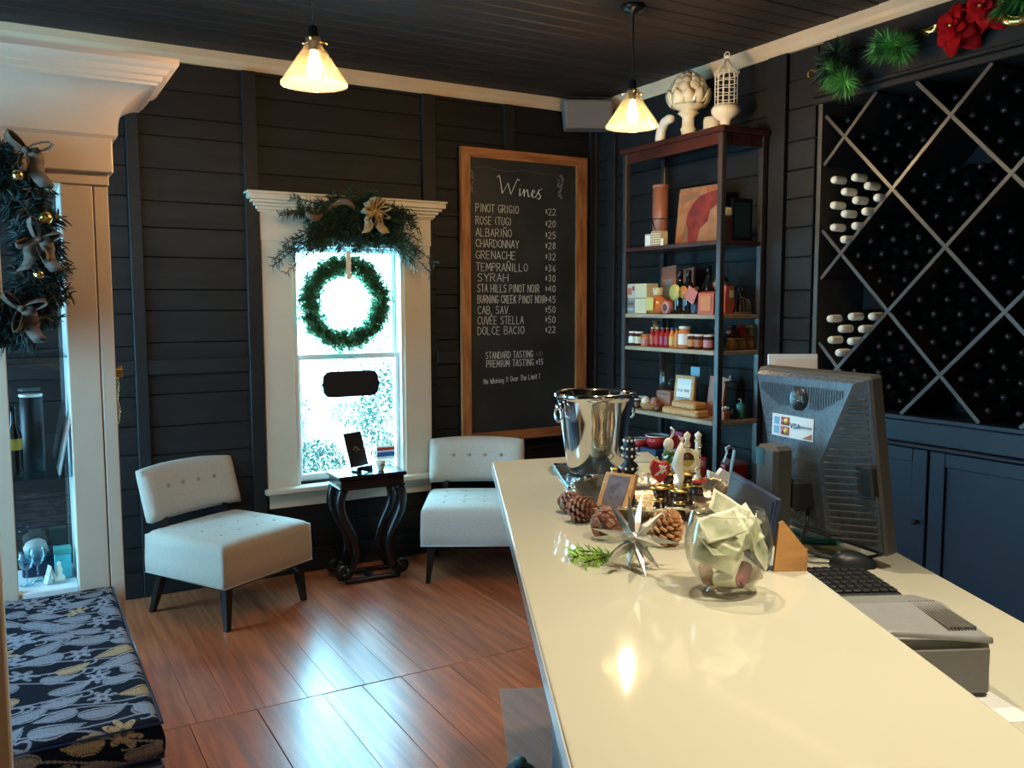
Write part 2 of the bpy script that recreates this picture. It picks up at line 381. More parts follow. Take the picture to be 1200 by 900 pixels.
ry0, ry1, rz0, rz1 = .9, 3.105, 1.085, 2.60             # wine rack recess in the right wall
wr = MB()
for a in ((-2.7, ry0, 0, 3.05), (ry1+.02, YW+.14, 0, 3.05), (ry0, ry1+.02, 0, rz0-.02), (ry0, ry1+.02, rz1+.02, 3.05)): wr.box(XW+.004, XW+.14, a[0], a[1], a[2], a[3])
wall_right = struct('wall_right', wr, 'wall_paint')
ZR = [.14, .30, .46, .63, .79, .95, 1.10, 1.25, 1.40, 1.525, 1.68, 1.84, 1.99, 2.14, 2.30, 2.45, 2.60, 2.75, 2.90]
for ya, yb, jit in ((3.155, 3.335, .01), (3.465, 4.82, .015), (4.90, YW-.02, .02), (-2.6, .86, .02)):
    boards(wall_right, lambda a, b: MB().box(XW-.014, XW+.004, ya, yb, a, b, bev=.003), ZR, .14, 2.98, jit)
boards(wall_right, lambda a, b: MB().box(XW-.014, XW+.004, .9, 3.12, a, b, bev=.003), [2.82], 2.735, 2.98)
for ya, yb in ((3.335, 3.465), (4.82, 4.90), (5.03, YW)):
    MB().box(XW-.040, XW+.004, ya, yb, 0, 2.9, bev=.003).build('wall_batten', 'batten_paint', wall_right)
struct('baseboard_right', MB().box(XW-.036, XW+.004, 3.14, YW, 0, .14, bev=.004), 'batten_paint')
struct('wall_front', MB().box(-1.5, XW+.1, -2.75, -2.6, 0, 3.05), 'wall_paint')
wlz = (.45, 2.25); WL = ((2.35, 3.15), (3.97, 4.87))
wm = MB()
for a in ((-2.7, 2.35, 0, 3.05), (3.15, 3.97, 0, 3.05), (4.87, YW+.1, 0, 3.05)): wm.box(-1.56, -1.42, *a)
for a in WL: wm.box(-1.56, -1.42, a[0], a[1], 0, wlz[0]); wm.box(-1.56, -1.42, a[0], a[1], wlz[1], 3.05)
struct('wall_left', wm, 'wall_paint')
# jamb of the cased opening the photographer stands in
jm = MB().box(-.17, -.034, 1.86, 2.02, 0, 2.50, bev=.004)
jm.box(-.15, -.060, 1.845, 1.86, 0, 2.45, bev=.003); jm.box(-.19, -.030, 1.84, 2.04, 0, .18, bev=.004)
struct('trim_1', jm, 'cream_trim')
struct('wall_partition', MB().box(-1.42, -.17, 1.88, 2.0, 0, 2.98), 'wall_paint')
# crown strips
def crown(name, pts): 
    return struct(name, pts, 'cream_trim')
crown('trim_2', MB().prism([(YW-.004, 2.902), (YW-.020, 2.905), (YW-.024, 2.925), (YW-.034, 2.945), (YW-.040, 2.985), (YW+.004, 2.985), (YW+.004, 2.902)], -1.42, XW, 'yz'))
crown('trim_3', MB().prism([(XW-.004, 2.902), (XW-.020, 2.905), (XW-.024, 2.925), (XW-.034, 2.945), (XW-.040, 2.985), (XW+.004, 2.985), (XW+.004, 2.902)], -2.6, YW, 'xz'))
# ledge and fascia above the wine rack
hd = MB().box(XW-.030, XW, ry0, 3.155, 2.60, 2.632, bev=.004); hd.box(XW-.055, XW, ry0, 3.155, 2.632, 2.650, bev=.005); hd.box(XW-.026, XW, ry0, 3.155, 2.650, 2.735, bev=.003)
struct('trim_4', hd, 'batten_paint')

# ---- window in the back wall
def window(name, parts):
    o = bpy.data.objects.new(name, None); COL.objects.link(o); o['kind'] = 'structure'; return o
W1 = window('window_1', 0)
YF = YW-.03
def part(name, mb, mats, parent, **k): return mb.build(name, mats, parent, **k)
part('side_casing', MB().box(1.268, 1.445, YF, YW, .50, 2.10, bev=.004), 'white_trim', W1)
part('side_casing', MB().box(2.142, 2.322, YF, YW, .50, 2.10, bev=.004), 'white_trim', W1)
part('head_casing', MB().box(1.262, 2.328, YF-.004, YW, 1.965, 2.135, bev=.004), 'white_trim', W1)
cr = MB()
for z0, z1, p in ((2.130, 2.142, .044), (2.142, 2.160, .054), (2.160, 2.178, .068), (2.178, 2.196, .086), (2.196, 2.226, .104), (2.226, 2.240, .112)):
    cr.box(1.262-p+.03, 2.328+p-.03, YW-p, YW, z0, z1, bev=.004)
part('head_cornice', cr, 'white_trim', W1)
part('sill', MB().box(1.245, 2.345, YW-.085, YW+.03, .497, .530, bev=.006), 'white_trim', W1)
part('apron', MB().box(1.275, 2.315, YW-.028, YW, .405, .497, bev=.004), 'white_trim', W1)
jb = MB(); jb.box(1.445, 1.467, YF+.01, YW+.13, .53, 1.965); jb.box(2.122, 2.142, YF+.01, YW+.13, .53, 1.965); jb.box(1.445, 2.142, YF+.01, YW+.13, 1.945, 1.965); jb.box(1.445, 2.142, YW+.01, YW+.13, .515, .54)
part('jamb', jb, 'window_white', W1)
def sash(y, z0, z1, bot, top):
    x0, x1 = 1.467, 2.122; s = MB(); wd = .026
    s.box(x0, x0+wd, y, y+.035, z0, z1, bev=.004); s.box(x1-wd, x1, y, y+.035, z0, z1, bev=.004)
    s.box(x0+wd, x1-wd, y, y+.035, z0, z0+bot, bev=.004); s.box(x0+wd, x1-wd, y, y+.035, z1-top, z1, bev=.004)
    f = part('sash', s, 'window_white', W1)
    part('pane', MB().box(x0+wd-.003, x1-wd+.003, y+.015, y+.019, z0+bot-.003, z1-top+.003), 'window_glass', f)
sash(YW+.02, .540, 1.306, .045, .034)
sash(YW+.062, 1.272, 1.945, .034, .03)
# ---- side window, left of the frame
for wi, (wa, wz) in enumerate(WL):
    W2 = window('window_%d' % (wi+2), 0); fr = MB()
    for ya, yb, za, zb in ((wa-.09, wa, .38, 2.33), (wz, wz+.09, .38, 2.33), (wa, wz, 2.25, 2.33), (wa, wz, .38, .45)): fr.box(-1.42, -1.395, ya, yb, za, zb, bev=.004)
    part('casing', fr, 'white_trim', W2); s_ = MB()
    s_.box(-1.50, -1.46, wa, wa+.04, .45, 2.25); s_.box(-1.50, -1.46, wz-.04, wz, .45, 2.25); s_.box(-1.50, -1.46, wa+.04, wz-.04, .45, .50); s_.box(-1.50, -1.46, wa+.04, wz-.04, 2.20, 2.25)
    f = part('sash', s_, 'window_white', W2); part('pane', MB().box(-1.482, -1.478, wa+.037, wz-.037, .497, 2.203), 'window_glass', f)

# ---- outside the windows
struct('ground', MB().box(-9, 14, YW+.3, 22, -.5, -.42), 'paving')
def leaf_mass(center, rad, n, lsize, rnd, mb=None, shell=.5, up=0):
    mb = mb or MB()
    for _ in range(n):
        while 1:
            p = Vector((rnd.uniform(-1, 1), rnd.uniform(-1, 1), rnd.uniform(-1, 1)))
            if shell < p.length < 1: break
        c = Vector((center[0]+p.x*rad[0], center[1]+p.y*rad[1], center[2]+p.z*rad[2]))
        a = Vector((rnd.gauss(0, 1), rnd.gauss(0, 1), rnd.gauss(0, 1))).normalized(); b = a.cross(Vector((rnd.gauss(0, 1), rnd.gauss(0, 1), rnd.gauss(0, 1)))).normalized()
        L = lsize*rnd.uniform(.6, 1.3)
        mb.add([c-a*L, c+b*L*.4, c+a*L, c-b*L*.4], [(0, 1, 2, 3)])
    return mb
rr = random.Random(3)
gardens = [('shrub', 'round clipped shrub outside the window, lower left of the lower pane', (2.17, 7.0, .26), (.24, .22, .24), 1900, .018),
           ('shrub', 'tall loose shrub outside the window, filling the right of the lower pane', (3.16, 8.0, .52), (.26, .3, .52), 1400, .024),
           ('shrub', 'low airy bush far outside behind the black card on the table', (3.22, 9.0, .42), (.30, .2, .16), 900, .017),
           ('shrub', 'thin young shrub outside at the left edge of the lower pane', (2.34, 8.2, .56), (.14, .14, .32), 420, .016)]
for nm, lb, c, rd, n, ls in gardens:
    t = thing(nm, lb, 'shrub', (c[0], c[1], -.42)); lm = leaf_mass((0, 0, c[2]+.42), rd, n, ls, rr); lm.build('foliage', 'leaf_teal', t, kind='stuff')
    st = MB()
    for k in range(5): st.tube([(0, 0, 0), (rr.uniform(-.1, .1), rr.uniform(-.1, .1), (c[2]+.42)*.6), (rr.uniform(-.5, .5)*rd[0], rr.uniform(-.5, .5)*rd[1], c[2]+.42+rd[2]*.3)], .012, 5)
    st.build('stem', 'pale_bark', t)
t = thing('garden_tree', 'slender tree with sparse leaves seen through the window panes', 'tree', (3.9, 9.6, -.42))
tb = MB().tube([(0, 0, 0), (.02, 0, .5), (-.02, .02, 1.0), (.03, 0, 1.6)], .02, 6, rad=[.025, .02, .015, .006])
for k in range(7):
    a = rr.uniform(0, 6.28); z = rr.uniform(.6, 1.4); tb.tube([(0, 0, z), (cos(a)*.15, sin(a)*.15, z+.1), (cos(a)*.35, sin(a)*.35, z+.15)], .004, 5)
tb.build('trunk', 'pale_bark', t); leaf_mass((0, 0, 1.32), (.42, .4, .45), 1100, .02, rr, shell=.2).build('foliage', 'leaf_teal', t, kind='stuff')

# ------------------------------------------------------------------ glazed display cabinet
DC = thing('display_cabinet', 'tall cream display cabinet with glass shelves and a deep flared cornice, at the left edge', 'cabinet', (0.085, 3.75, 0))
LX = -0.085                                                        # local x = world x + LX
cx0, cx1, cy1 = -.20+LX, .357+LX, .36
part('pilaster', MB().box(.192+LX, .302+LX, 0, .055, 0, 2.10, bev=.003), 'cabinet_cream', DC)
part('pilaster', MB().box(.306+LX, cx1, .002, .055, 0, 2.10, bev=.003), 'cabinet_cream', DC)
part('pilaster', MB().box(cx0, -.015+LX, 0, .055, 0, 2.10, bev=.003), 'cabinet_cream', DC)
sd = MB(); sd.box(cx1-.018, cx1, .055, cy1, 0, 2.5); part('side_panel', sd, 'cabinet_cream', DC)
sd = MB(); sd.box(cx0, cx0+.018, cy1-.03, cy1, 0, 2.5); part('corner_post', sd, 'cabinet_cream', DC)
part('inner_lining', MB().box(.192+LX, cx1-.018, .055, cy1, .40, 2.06), 'window_white', DC)
part('base', MB().box(cx0+.018, .192+LX, 0.01, cy1, 0, .50, bev=.004), 'window_white', DC)
part('frieze', MB().box(cx0, cx1+.004, -.008, cy1, 2.06, 2.12, bev=.003), 'cabinet_cream', DC)
part('cap_block', MB().box(cx0-.02, cx1+.020, -.028, cy1, 2.105, 2.255, bev=.006), 'cabinet_cream', DC)
def cornice(x0, x1, y1, prof):
    vs = []; F = []
    for p, z in prof: vs += [(x0-p, y1, z), (x0-p, -p, z), (x1+p, -p, z), (x1+p, y1, z)]
    n = len(prof)
    for k in range(n-1):
        a = 4*k
        for i in range(3): F.append((a+i, a+i+1, a+5+i, a+4+i))
        F.append((a+3, a, a+4, a+7))
    F.append((0, 3, 2, 1)); F.append((4*n-4, 4*n-3, 4*n-2, 4*n-1))
    return MB().add(vs, F, 0)
prof = [(.028, 2.235), (.036, 2.248)]
for k in range(13):
    a = k/12*pi/2; prof.append((.036+.124*(1-cos(a)), 2.262+.160*sin(a)))
prof += [(.166, 2.422), (.168, 2.432), (.180, 2.436), (.184, 2.452), (.196, 2.456), (.204, 2.474), (.222, 2.480), (.236, 2.492), (.236, 2.512)]
part('cornice', cornice(cx0, cx1+.004, cy1, prof), 'cabinet_cream', DC)
part('glass_shelf', MB().box(-.013+LX, .190+LX, .04, cy1-.01, .931, .939), 'aqua_glass', DC)
part('glass_shelf', MB().box(-.013+LX, .190+LX, .04, cy1-.01, 1.40, 1.408), 'aqua_glass', DC)
part('back_glass', MB().box(-.013+LX, .190+LX, cy1-.008, cy1-.004, .5, 2.06), 'window_glass', DC)
hk = MB().box(cx1, cx1+.030, .02, .075, 1.315, 1.350, bev=.004); hk.tube([(cx1+.01, .045, 1.345), (cx1+.022, .045, 1.36), (cx1+.03, .045, 1.345)], .004, 6)
hook = part('brass_hook', hk, 'brass', DC)
ch = MB()
for k in range(22): 
    z = 1.312-k*.0085; tt = k % 2
    ch.tube([(cx1+.008+.003*sin(k*.5)+.004*cos(a)*(1-tt), .045+.004*cos(a)*tt, z+.0065*sin(a)) for a in [i*pi/4 for i in range(8)]], .0011, 4, closed=True)
part('chain', ch, 'brass', hook)
# things inside it
t = thing('glass_vase', 'black cylindrical vase with a pale rim on the upper glass shelf of the display cabinet', 'vase', (.062, 3.96, .939))
part('body', MB().lathe([(.040, 0), (.041, .30), (.036, .30), (.035, .01)], 24), 'soot_black', t)
part('rim', MB().lathe([(.0405, .300), (.0425, .303), (.0425, .310), (.036, .310)], 24, close=True), 'window_white', t)
t = thing('wine_bottle', 'dark bottle with a yellow label standing left of the black cylinder vase', 'bottle', (-.002, 3.90, .939))
part('body', MB().lathe([(.026, 0), (.027, .005), (.027, .16), (.011, .205), (.011, .27)], 16), 'bottle_glass', t); part('label', MB().lathe([(.0275, .10), (.0275, .145)], 16, close=True), 'yellow', t)
t = thing('magazine', 'pale magazine leaning against the right side of the display cabinet shelf', 'magazine', (.145, 3.88, .940), rot=(0, radians(12), 0))
part('cover', MB().box(-.003, .003, -.08, .10, 0, .27), 'palegrey', t); part('picture', MB().box(-.0045, -.003, -.06, .07, .12, .22), 'pink', t)
t = thing('straw_hat', 'striped hat resting in the lower bay of the display cabinet', 'hat', (.085, 3.95, .502), rot=(0, radians(-14), .3))
part('crown', MB().lathe([(.045, .0), (.043, .05), (.030, .065), (0, .068)], 20), 'palegrey', t); part('brim', MB().lathe([(.045, .0), (.075, .004), (.076, .008), (.045, .006)], 24), 'navy', t)
t.location = (.06, 4.02, .575)
t2 = thing('box', 'dark keepsake box under the striped hat', 'box', (.06, 4.02, .502)); part('body', MB().box(-.06, .06, -.05, .05, 0, .062, bev=.004), 'navy', t2); part('lid', MB().box(-.062, .062, -.052, .052, .0625, .072, bev=.003), 'tealdark', t2)
def wine_glass(loc, label, s=1):
    g = thing('wine_glass', label, 'glass', loc)
    part('bowl', MB().lathe([(.004*s, .075*s), (.026*s, .090*s), (.037*s, .125*s), (.034*s, .165*s), (.0335*s, .165*s), (.036*s, .125*s), (.025*s, .092*s), (.002, .078*s)], 20, close=True), 'aqua_glass', g)
    part('stem', MB().lathe([(.034*s, 0), (.033*s, .003*s), (.005*s, .010*s), (.004*s, .075*s)], 16), 'aqua_glass', g)
wine_glass((.015, 3.86, .502), 'stemmed glass nearest the front in the lower bay of the display cabinet', .8)
wine_glass((.055, 3.91, .502), 'stemmed glass set behind the front one in the lower bay of the display cabinet', .8)
t = thing('gift_box', 'bright teal gift box in the lower right of the display cabinet', 'box', (.145, 3.92, .502)); part('body', MB().box(-.030, .030, -.03, .03, 0, .10, bev=.002), 'cyan_pack', t); part('lid', MB().box(-.032, .032, -.032, .032, .1005, .122, bev=.002), 'teal', t)
t = thing('figurine', 'small white figurine in front of the teal gift box', 'figurine', (.128, 3.855, .502)); part('figure', MB().lathe([(.022, 0), (.020, .02), (.010, .032), (.013, .05), (.006, .062), (.009, .075), (0, .084)], 14), 'ceramic_white', t); part('plinth', MB().box(-.026, .026, -.022, .022, 0, .008), 'palegrey', t)
t = thing('folded_card', 'pale folded card between the wine glasses and the teal box', 'card', (.096, 3.85, .502), rz=.3); part('leaf', MB().prism([(-.02, 0), (0, .07), (.002, .07), (-.017, 0)], -.02, .02), 'paper_pink', t); part('leaf', MB().prism([(.02, 0), (0, .07), (-.002, .07), (.017, 0)], -.02, .02), 'paper_pink', t)

# ------------------------------------------------------------------ greenery helpers
def needles(mb, path, n, L, rnd, spread=.9, w_=.0016, ahead=.5, mi=0):
    """needles leaving a stem path outward and forward"""
    pts = [Vector(p) for p in path]
    for _ in range(n):
        f = rnd.random()*(len(pts)-1.001); i = int(f); p = pts[i].lerp(pts[i+1], f-i); d = (pts[i+1]-pts[i]).normalized()
        r = Vector((rnd.gauss(0, 1), rnd.gauss(0, 1), rnd.gauss(0, 1))); r = (r-d*r.dot(d)).normalized()
        q = (r*spread+d*ahead*rnd.uniform(.4, 1.4)).normalized(); l = L*rnd.uniform(.7, 1.15); s_ = q.cross(Vector((rnd.gauss(0, 1), rnd.gauss(0, 1), rnd.gauss(0, 1)))).normalized()*w_
        mid = p+q*l*.6+Vector((0, 0, -.04*l)); tip = p+q*l+Vector((0, 0, -.12*l))
        mb.add([p-s_*.6, p+s_*.6, mid+s_, mid-s_, tip], [(0, 1, 2, 3), (3, 2, 4)], mi)
def bow(parent, c, s, matn, rnd, loops=6, tails=2, axis='y'):
    for k in range(loops):
        a = k/loops*2*pi+.3; mb = MB(); R = s*rnd.uniform(.85, 1.1); wd = s*.80; pts = []
        for i in range(11):
            u_ = i/10*2*pi; r = R*.5*(1-cos(u_)); sd_ = sin(u_)*R*.26; pts.append((r, sd_))
        vs = []; F = []
        for r, q in pts:
            base = Vector((cos(a)*r-sin(a)*q*.6, -.02-abs(r)*.35-q*.3, sin(a)*r+cos(a)*q*.6)); side = Vector((-sin(a), -.25, cos(a))).cross(Vector((cos(a), 0, sin(a)))).normalized()*wd*.5*(.45+.55*r/R)
            vs += [Vector(c)+base+side, Vector(c)+base-side]
        for i in range(10): F.append((2*i, 2*i+1, 2*i+3, 2*i+2))
        o = mb.add(vs, F, 0, True).build('ribbon_loop', matn, parent); md = o.modifiers.new('so', 'SOLIDIFY'); md.thickness = .0015
    for k in range(tails):
        sg = -1 if k % 2 else 1; vs = []; F = []
        for i in range(7):
            f = i/6; x = sg*s*(.15+.5*f+.1*sin(f*7)); z = -s*1.5*f; vs += [Vector(c)+Vector((x-wd*.35, -.03-.02*sin(f*8), z)), Vector(c)+Vector((x+wd*.35, -.035-.02*sin(f*8+1), z+.01))]
            if i: F.append((2*i-2, 2*i-1, 2*i+1, 2*i))
        o = MB().add(vs, F, 0, True).build('ribbon_tail', matn, parent); md = o.modifiers.new('so', 'SOLIDIFY'); md.thickness = .0015
    part('knot', MB().ball((c[0], c[1]-.04, c[2]), s*.16, 10, 6), matn, parent)

r_ = random.Random(11)
t = thing('christmas_wreath', 'large dark green wreath with brown ribbons hanging on the display cabinet', 'wreath', (-.06, 3.64, 1.81))
mb = MB(); st = MB()
for k in range(64):
    a = k/64*2*pi; R = .235; p = Vector((R*cos(a)*.72, 0, R*1.22*sin(a))); tg = Vector((-sin(a)*.72, 0, cos(a)*1.22)).normalized()
    for j in range(5):
        out = (Vector((cos(a), 0, sin(a)))*r_.uniform(-1.3, 1.3)+tg*r_.uniform(.2, .9)+Vector((0, r_.uniform(-.9, .1), 0))).normalized()
        e = p+out*r_.uniform(.06, .13); st.tube([p, e], .0025, 4); needles(mb, [p, e], 60, .052, r_, w_=.0028)
mb.build('needles', 'needle_deep', t, kind='stuff'); st.tube([(.235*cos(a)*.72, .012, .285*sin(a)) for a in [i*2*pi/32 for i in range(32)]], .022, 6, closed=True); st.build('twigs', 'twig', t)
bow(t, (.14, -.075, .33), .085, 'burlap_ribbon', r_, 3, 1)
bow(t, (.165, -.09, .02), .075, 'burlap_ribbon', r_, 4, 2)
bow(t, (.10, -.08, -.22), .08, 'burlap_ribbon', r_, 3, 1)
for c, r in (((.19, -.10, .10), .024), ((.11, -.12, .24), .020), ((.16, -.11, -.10), .018)):
    part('bauble', MB().ball(c, r, 16, 10), 'copper' if 'copper' in MATS else 'brass', t)

# ------------------------------------------------------------------ bench with patterned cushion
BN = thing('bench', 'low black bench under the display cabinet, carrying a patterned cushion', 'bench', (-.02, 3.02, 0))
part('top', MB().box(-.35, .325, -.64, .69, .34, .385, bev=.006), 'bench_wood', BN)
part('apron', MB().box(-.33, .305, -.62, .67, .24, .339, bev=.003), 'bench_wood', BN)
for x in (-.31, .285):
    for y in (-.59, .65): part('leg', MB().box(x-.025, x+.025, y-.025, y+.025, 0, .239, bev=.004), 'bench_wood', BN)
part('corner_bracket', MB().box(.3055, .330, -.6195, -.540, .300, .339, bev=.003), 'steel', BN)
import numpy as np
def paisley_image(W, H, seed):
    rs = np.random.RandomState(seed); img = np.zeros((H, W), np.float32); yy, xx = np.mgrid[0:H, 0:W].astype(np.float32); warm = np.zeros((H, W), np.float32)
    def stamp(m_, v): np.maximum(img, np.where(m_, v, 0), out=img)
    pos = []
    for _ in range(4000):
        x, y = rs.uniform(0, W), rs.uniform(0, H); s = rs.uniform(15, 23)
        if all((x-a)**2*.55+(y-b)**2*.9 > (s*.70+c*.70)**2 for a, b, c in pos): pos.append((x, y, s))
        if len(pos) > 230: break
    for k, (x, y, s) in enumerate(pos):
        th = rs.uniform(-.8, .8)+(pi if rs.rand() < .5 else 0); c_, s_ = cos(th), sin(th); dx, dy = xx-x, yy-y
        u_, v_ = (dx*c_+dy*s_)/s, (-dx*s_+dy*c_)/s
        if k % 3 != 2:                                   # teardrop with curled tip
            vv = v_-.22*u_*u_*np.sign(c_); rad = np.where((u_ > -1.1) & (u_ < 1.3), .80*np.sqrt(np.clip(1.1+u_, 0, 9))*np.clip(1.3-u_, 0, 9)/1.55, -1)
            d = np.abs(vv)/np.maximum(rad, 1e-4); ins = rad > 0
            m_ = ins & (d < 1); stamp(m_, .86)
            img[ins & (d < .84) & (d > .66)] *= .25
            tex = (np.sin(xx*1.9+y)*np.sin(yy*1.9) > .35); img[ins & (d < .6) & tex] *= .45
        else:                                            # flower
            r = np.sqrt(u_*u_+v_*v_*.55); a = np.arctan2(v_*.75, u_); pr = .62+.26*np.cos(a*6+k)
            stamp(r < pr, .9); img[(r < pr*.8) & (r > pr*.68)] *= .35; img[r < .16] *= .3
            m_ = r < pr
        if k % 11 == 1: warm[m_] = 1
    for k in range(20):                                  # vines
        y0 = (k+.5)*H/20+rs.uniform(-8, 8); ph = rs.uniform(0, 6); yv = y0+14*np.sin(xx/38+ph)-.12*(xx-W/2); stamp(np.abs(yy-yv) < 1.5, .75)
        for q in range(5):
            cx_, cy_ = rs.uniform(0, W), 0; cy_ = y0+14*sin(cx_/38+ph)-.12*(cx_-W/2)-8; r = np.hypot(xx-cx_, yy-cy_); stamp((np.abs(r-7) < 1.5) & (xx > cx_-5), .75)
    return img, warm
def cushion(parent):
    z0, z1 = .388, .500; NX, NY = 240, 480
    img, warm = paisley_image(NX, NY+60, 5)
    vs = []; cols = []; F = []
    # cross-section across x: bottom-left corner up, over the top, down to bottom-right; along y likewise with the ends closed by front/back faces
    def top(x, y):
        ex = min(1, min(x-XA, XB-x)/.028); ey = min(1, min(y-YA, YB-y)/.028); e = sqrt(max(0, 1-(1-ex)**2))*sqrt(max(0, 1-(1-ey)**2))
        return z1-.022*(1-e)+.004*sin(x*17)*sin(y*9)
    XA, XB, YA, YB = -.345, .325, -.605, .69
    for j in range(NY+1):
        for i in range(NX+1):
            x = XA+(XB-XA)*i/NX; y = YA+(YB-YA)*j/NY; vs.append((x, y, top(x, y)))
            a, b = min(i, NX-1), min(j, NY-1); cols.append((img[b+60, a], warm[b+60, a], 0))
    for j in range(NY):
        for i in range(NX): k = j*(NX+1)+i; F.append((k, k+1, k+NX+2, k+NX+1))
    def wall(line, getcol, bulge, inward):
        nz_ = 26; base = len(vs)
        for q in range(nz_+1):
            f = q/nz_; z_off = bulge*sin(pi*f)
            for n, idx in enumerate(line):
                p = vs[idx]; vs.append((p[0]+inward[0]*z_off, p[1]+inward[1]*z_off, p[2]*(1-f)+z0*f)); cols.append(getcol(n, q))
        L = len(line)
        for q in range(nz_):
            for n in range(L-1): a = base+q*L+n; F.append((a, a+L, a+L+1, a+1) if inward[2] else (a, a+1, a+L+1, a+L))
    wall([i for i in range(NX+1)], lambda n, q: (img[59-q*2, min(n, NX-1)], .55+.45*warm[59-q*2, min(n, NX-1)], 0), .008, (0, -1, 1))  # near face tanner than the rest: warm light put into the print colour
    wall([j*(NX+1)+NX for j in range(NY+1)], lambda n, q: (img[min(n, NY-1)+60, NX-1-q*2], 0, 0), .008, (1, 0, 1))
    wall([j*(NX+1) for j in range(NY+1)], lambda n, q: (img[min(n, NY-1)+60, q*2], 0, 0), .008, (-1, 0, 0))
    wall([NY*(NX+1)+i for i in range(NX+1)], lambda n, q: (img[NY+58-q*2, min(n, NX-1)], 0, 0), .008, (0, 1, 0))
    n_ = len(vs); b = [(XA, YA), (XB, YA), (XB, YB), (XA, YB)]
    for p in b: vs.append((p[0], p[1], z0)); cols.append((0, 0, 0))
    F.append((n_, n_+3, n_+2, n_+1))
    o = MB().add(vs, F, 0, True).build('cover', 'cushion_print', parent)
    ca = o.data.color_attributes.new('Col', 'FLOAT_COLOR', 'POINT'); dark = np.array((.004, .005, .011)); sil = np.array((.22, .22, .26)); tan = np.array((.36, .24, .13))
    cc = np.array(cols); a = cc[:, :1]; wv = cc[:, 1:2]; c3 = dark*(1-a)+(sil*(1-wv)+tan*wv)*a
    ca.data.foreach_set('color', np.concatenate([c3, np.ones((len(c3), 1))], 1).astype(np.float32).ravel())
    pp = MB()
    for z in (z1-.012, z0+.006):
        pp.tube([(XA, YA-.002, z), (XB+.001, YA-.002, z), (XB+.002, YB, z), (XA, YB, z)], .0045, 6, closed=True)
    part('piping', pp, 'navy', parent)
cq = thing('bench_cushion', 'black box cushion printed with silvery paisley, on the low bench', 'cushion', (-.02, 3.02, 0.0))
cushion(cq)

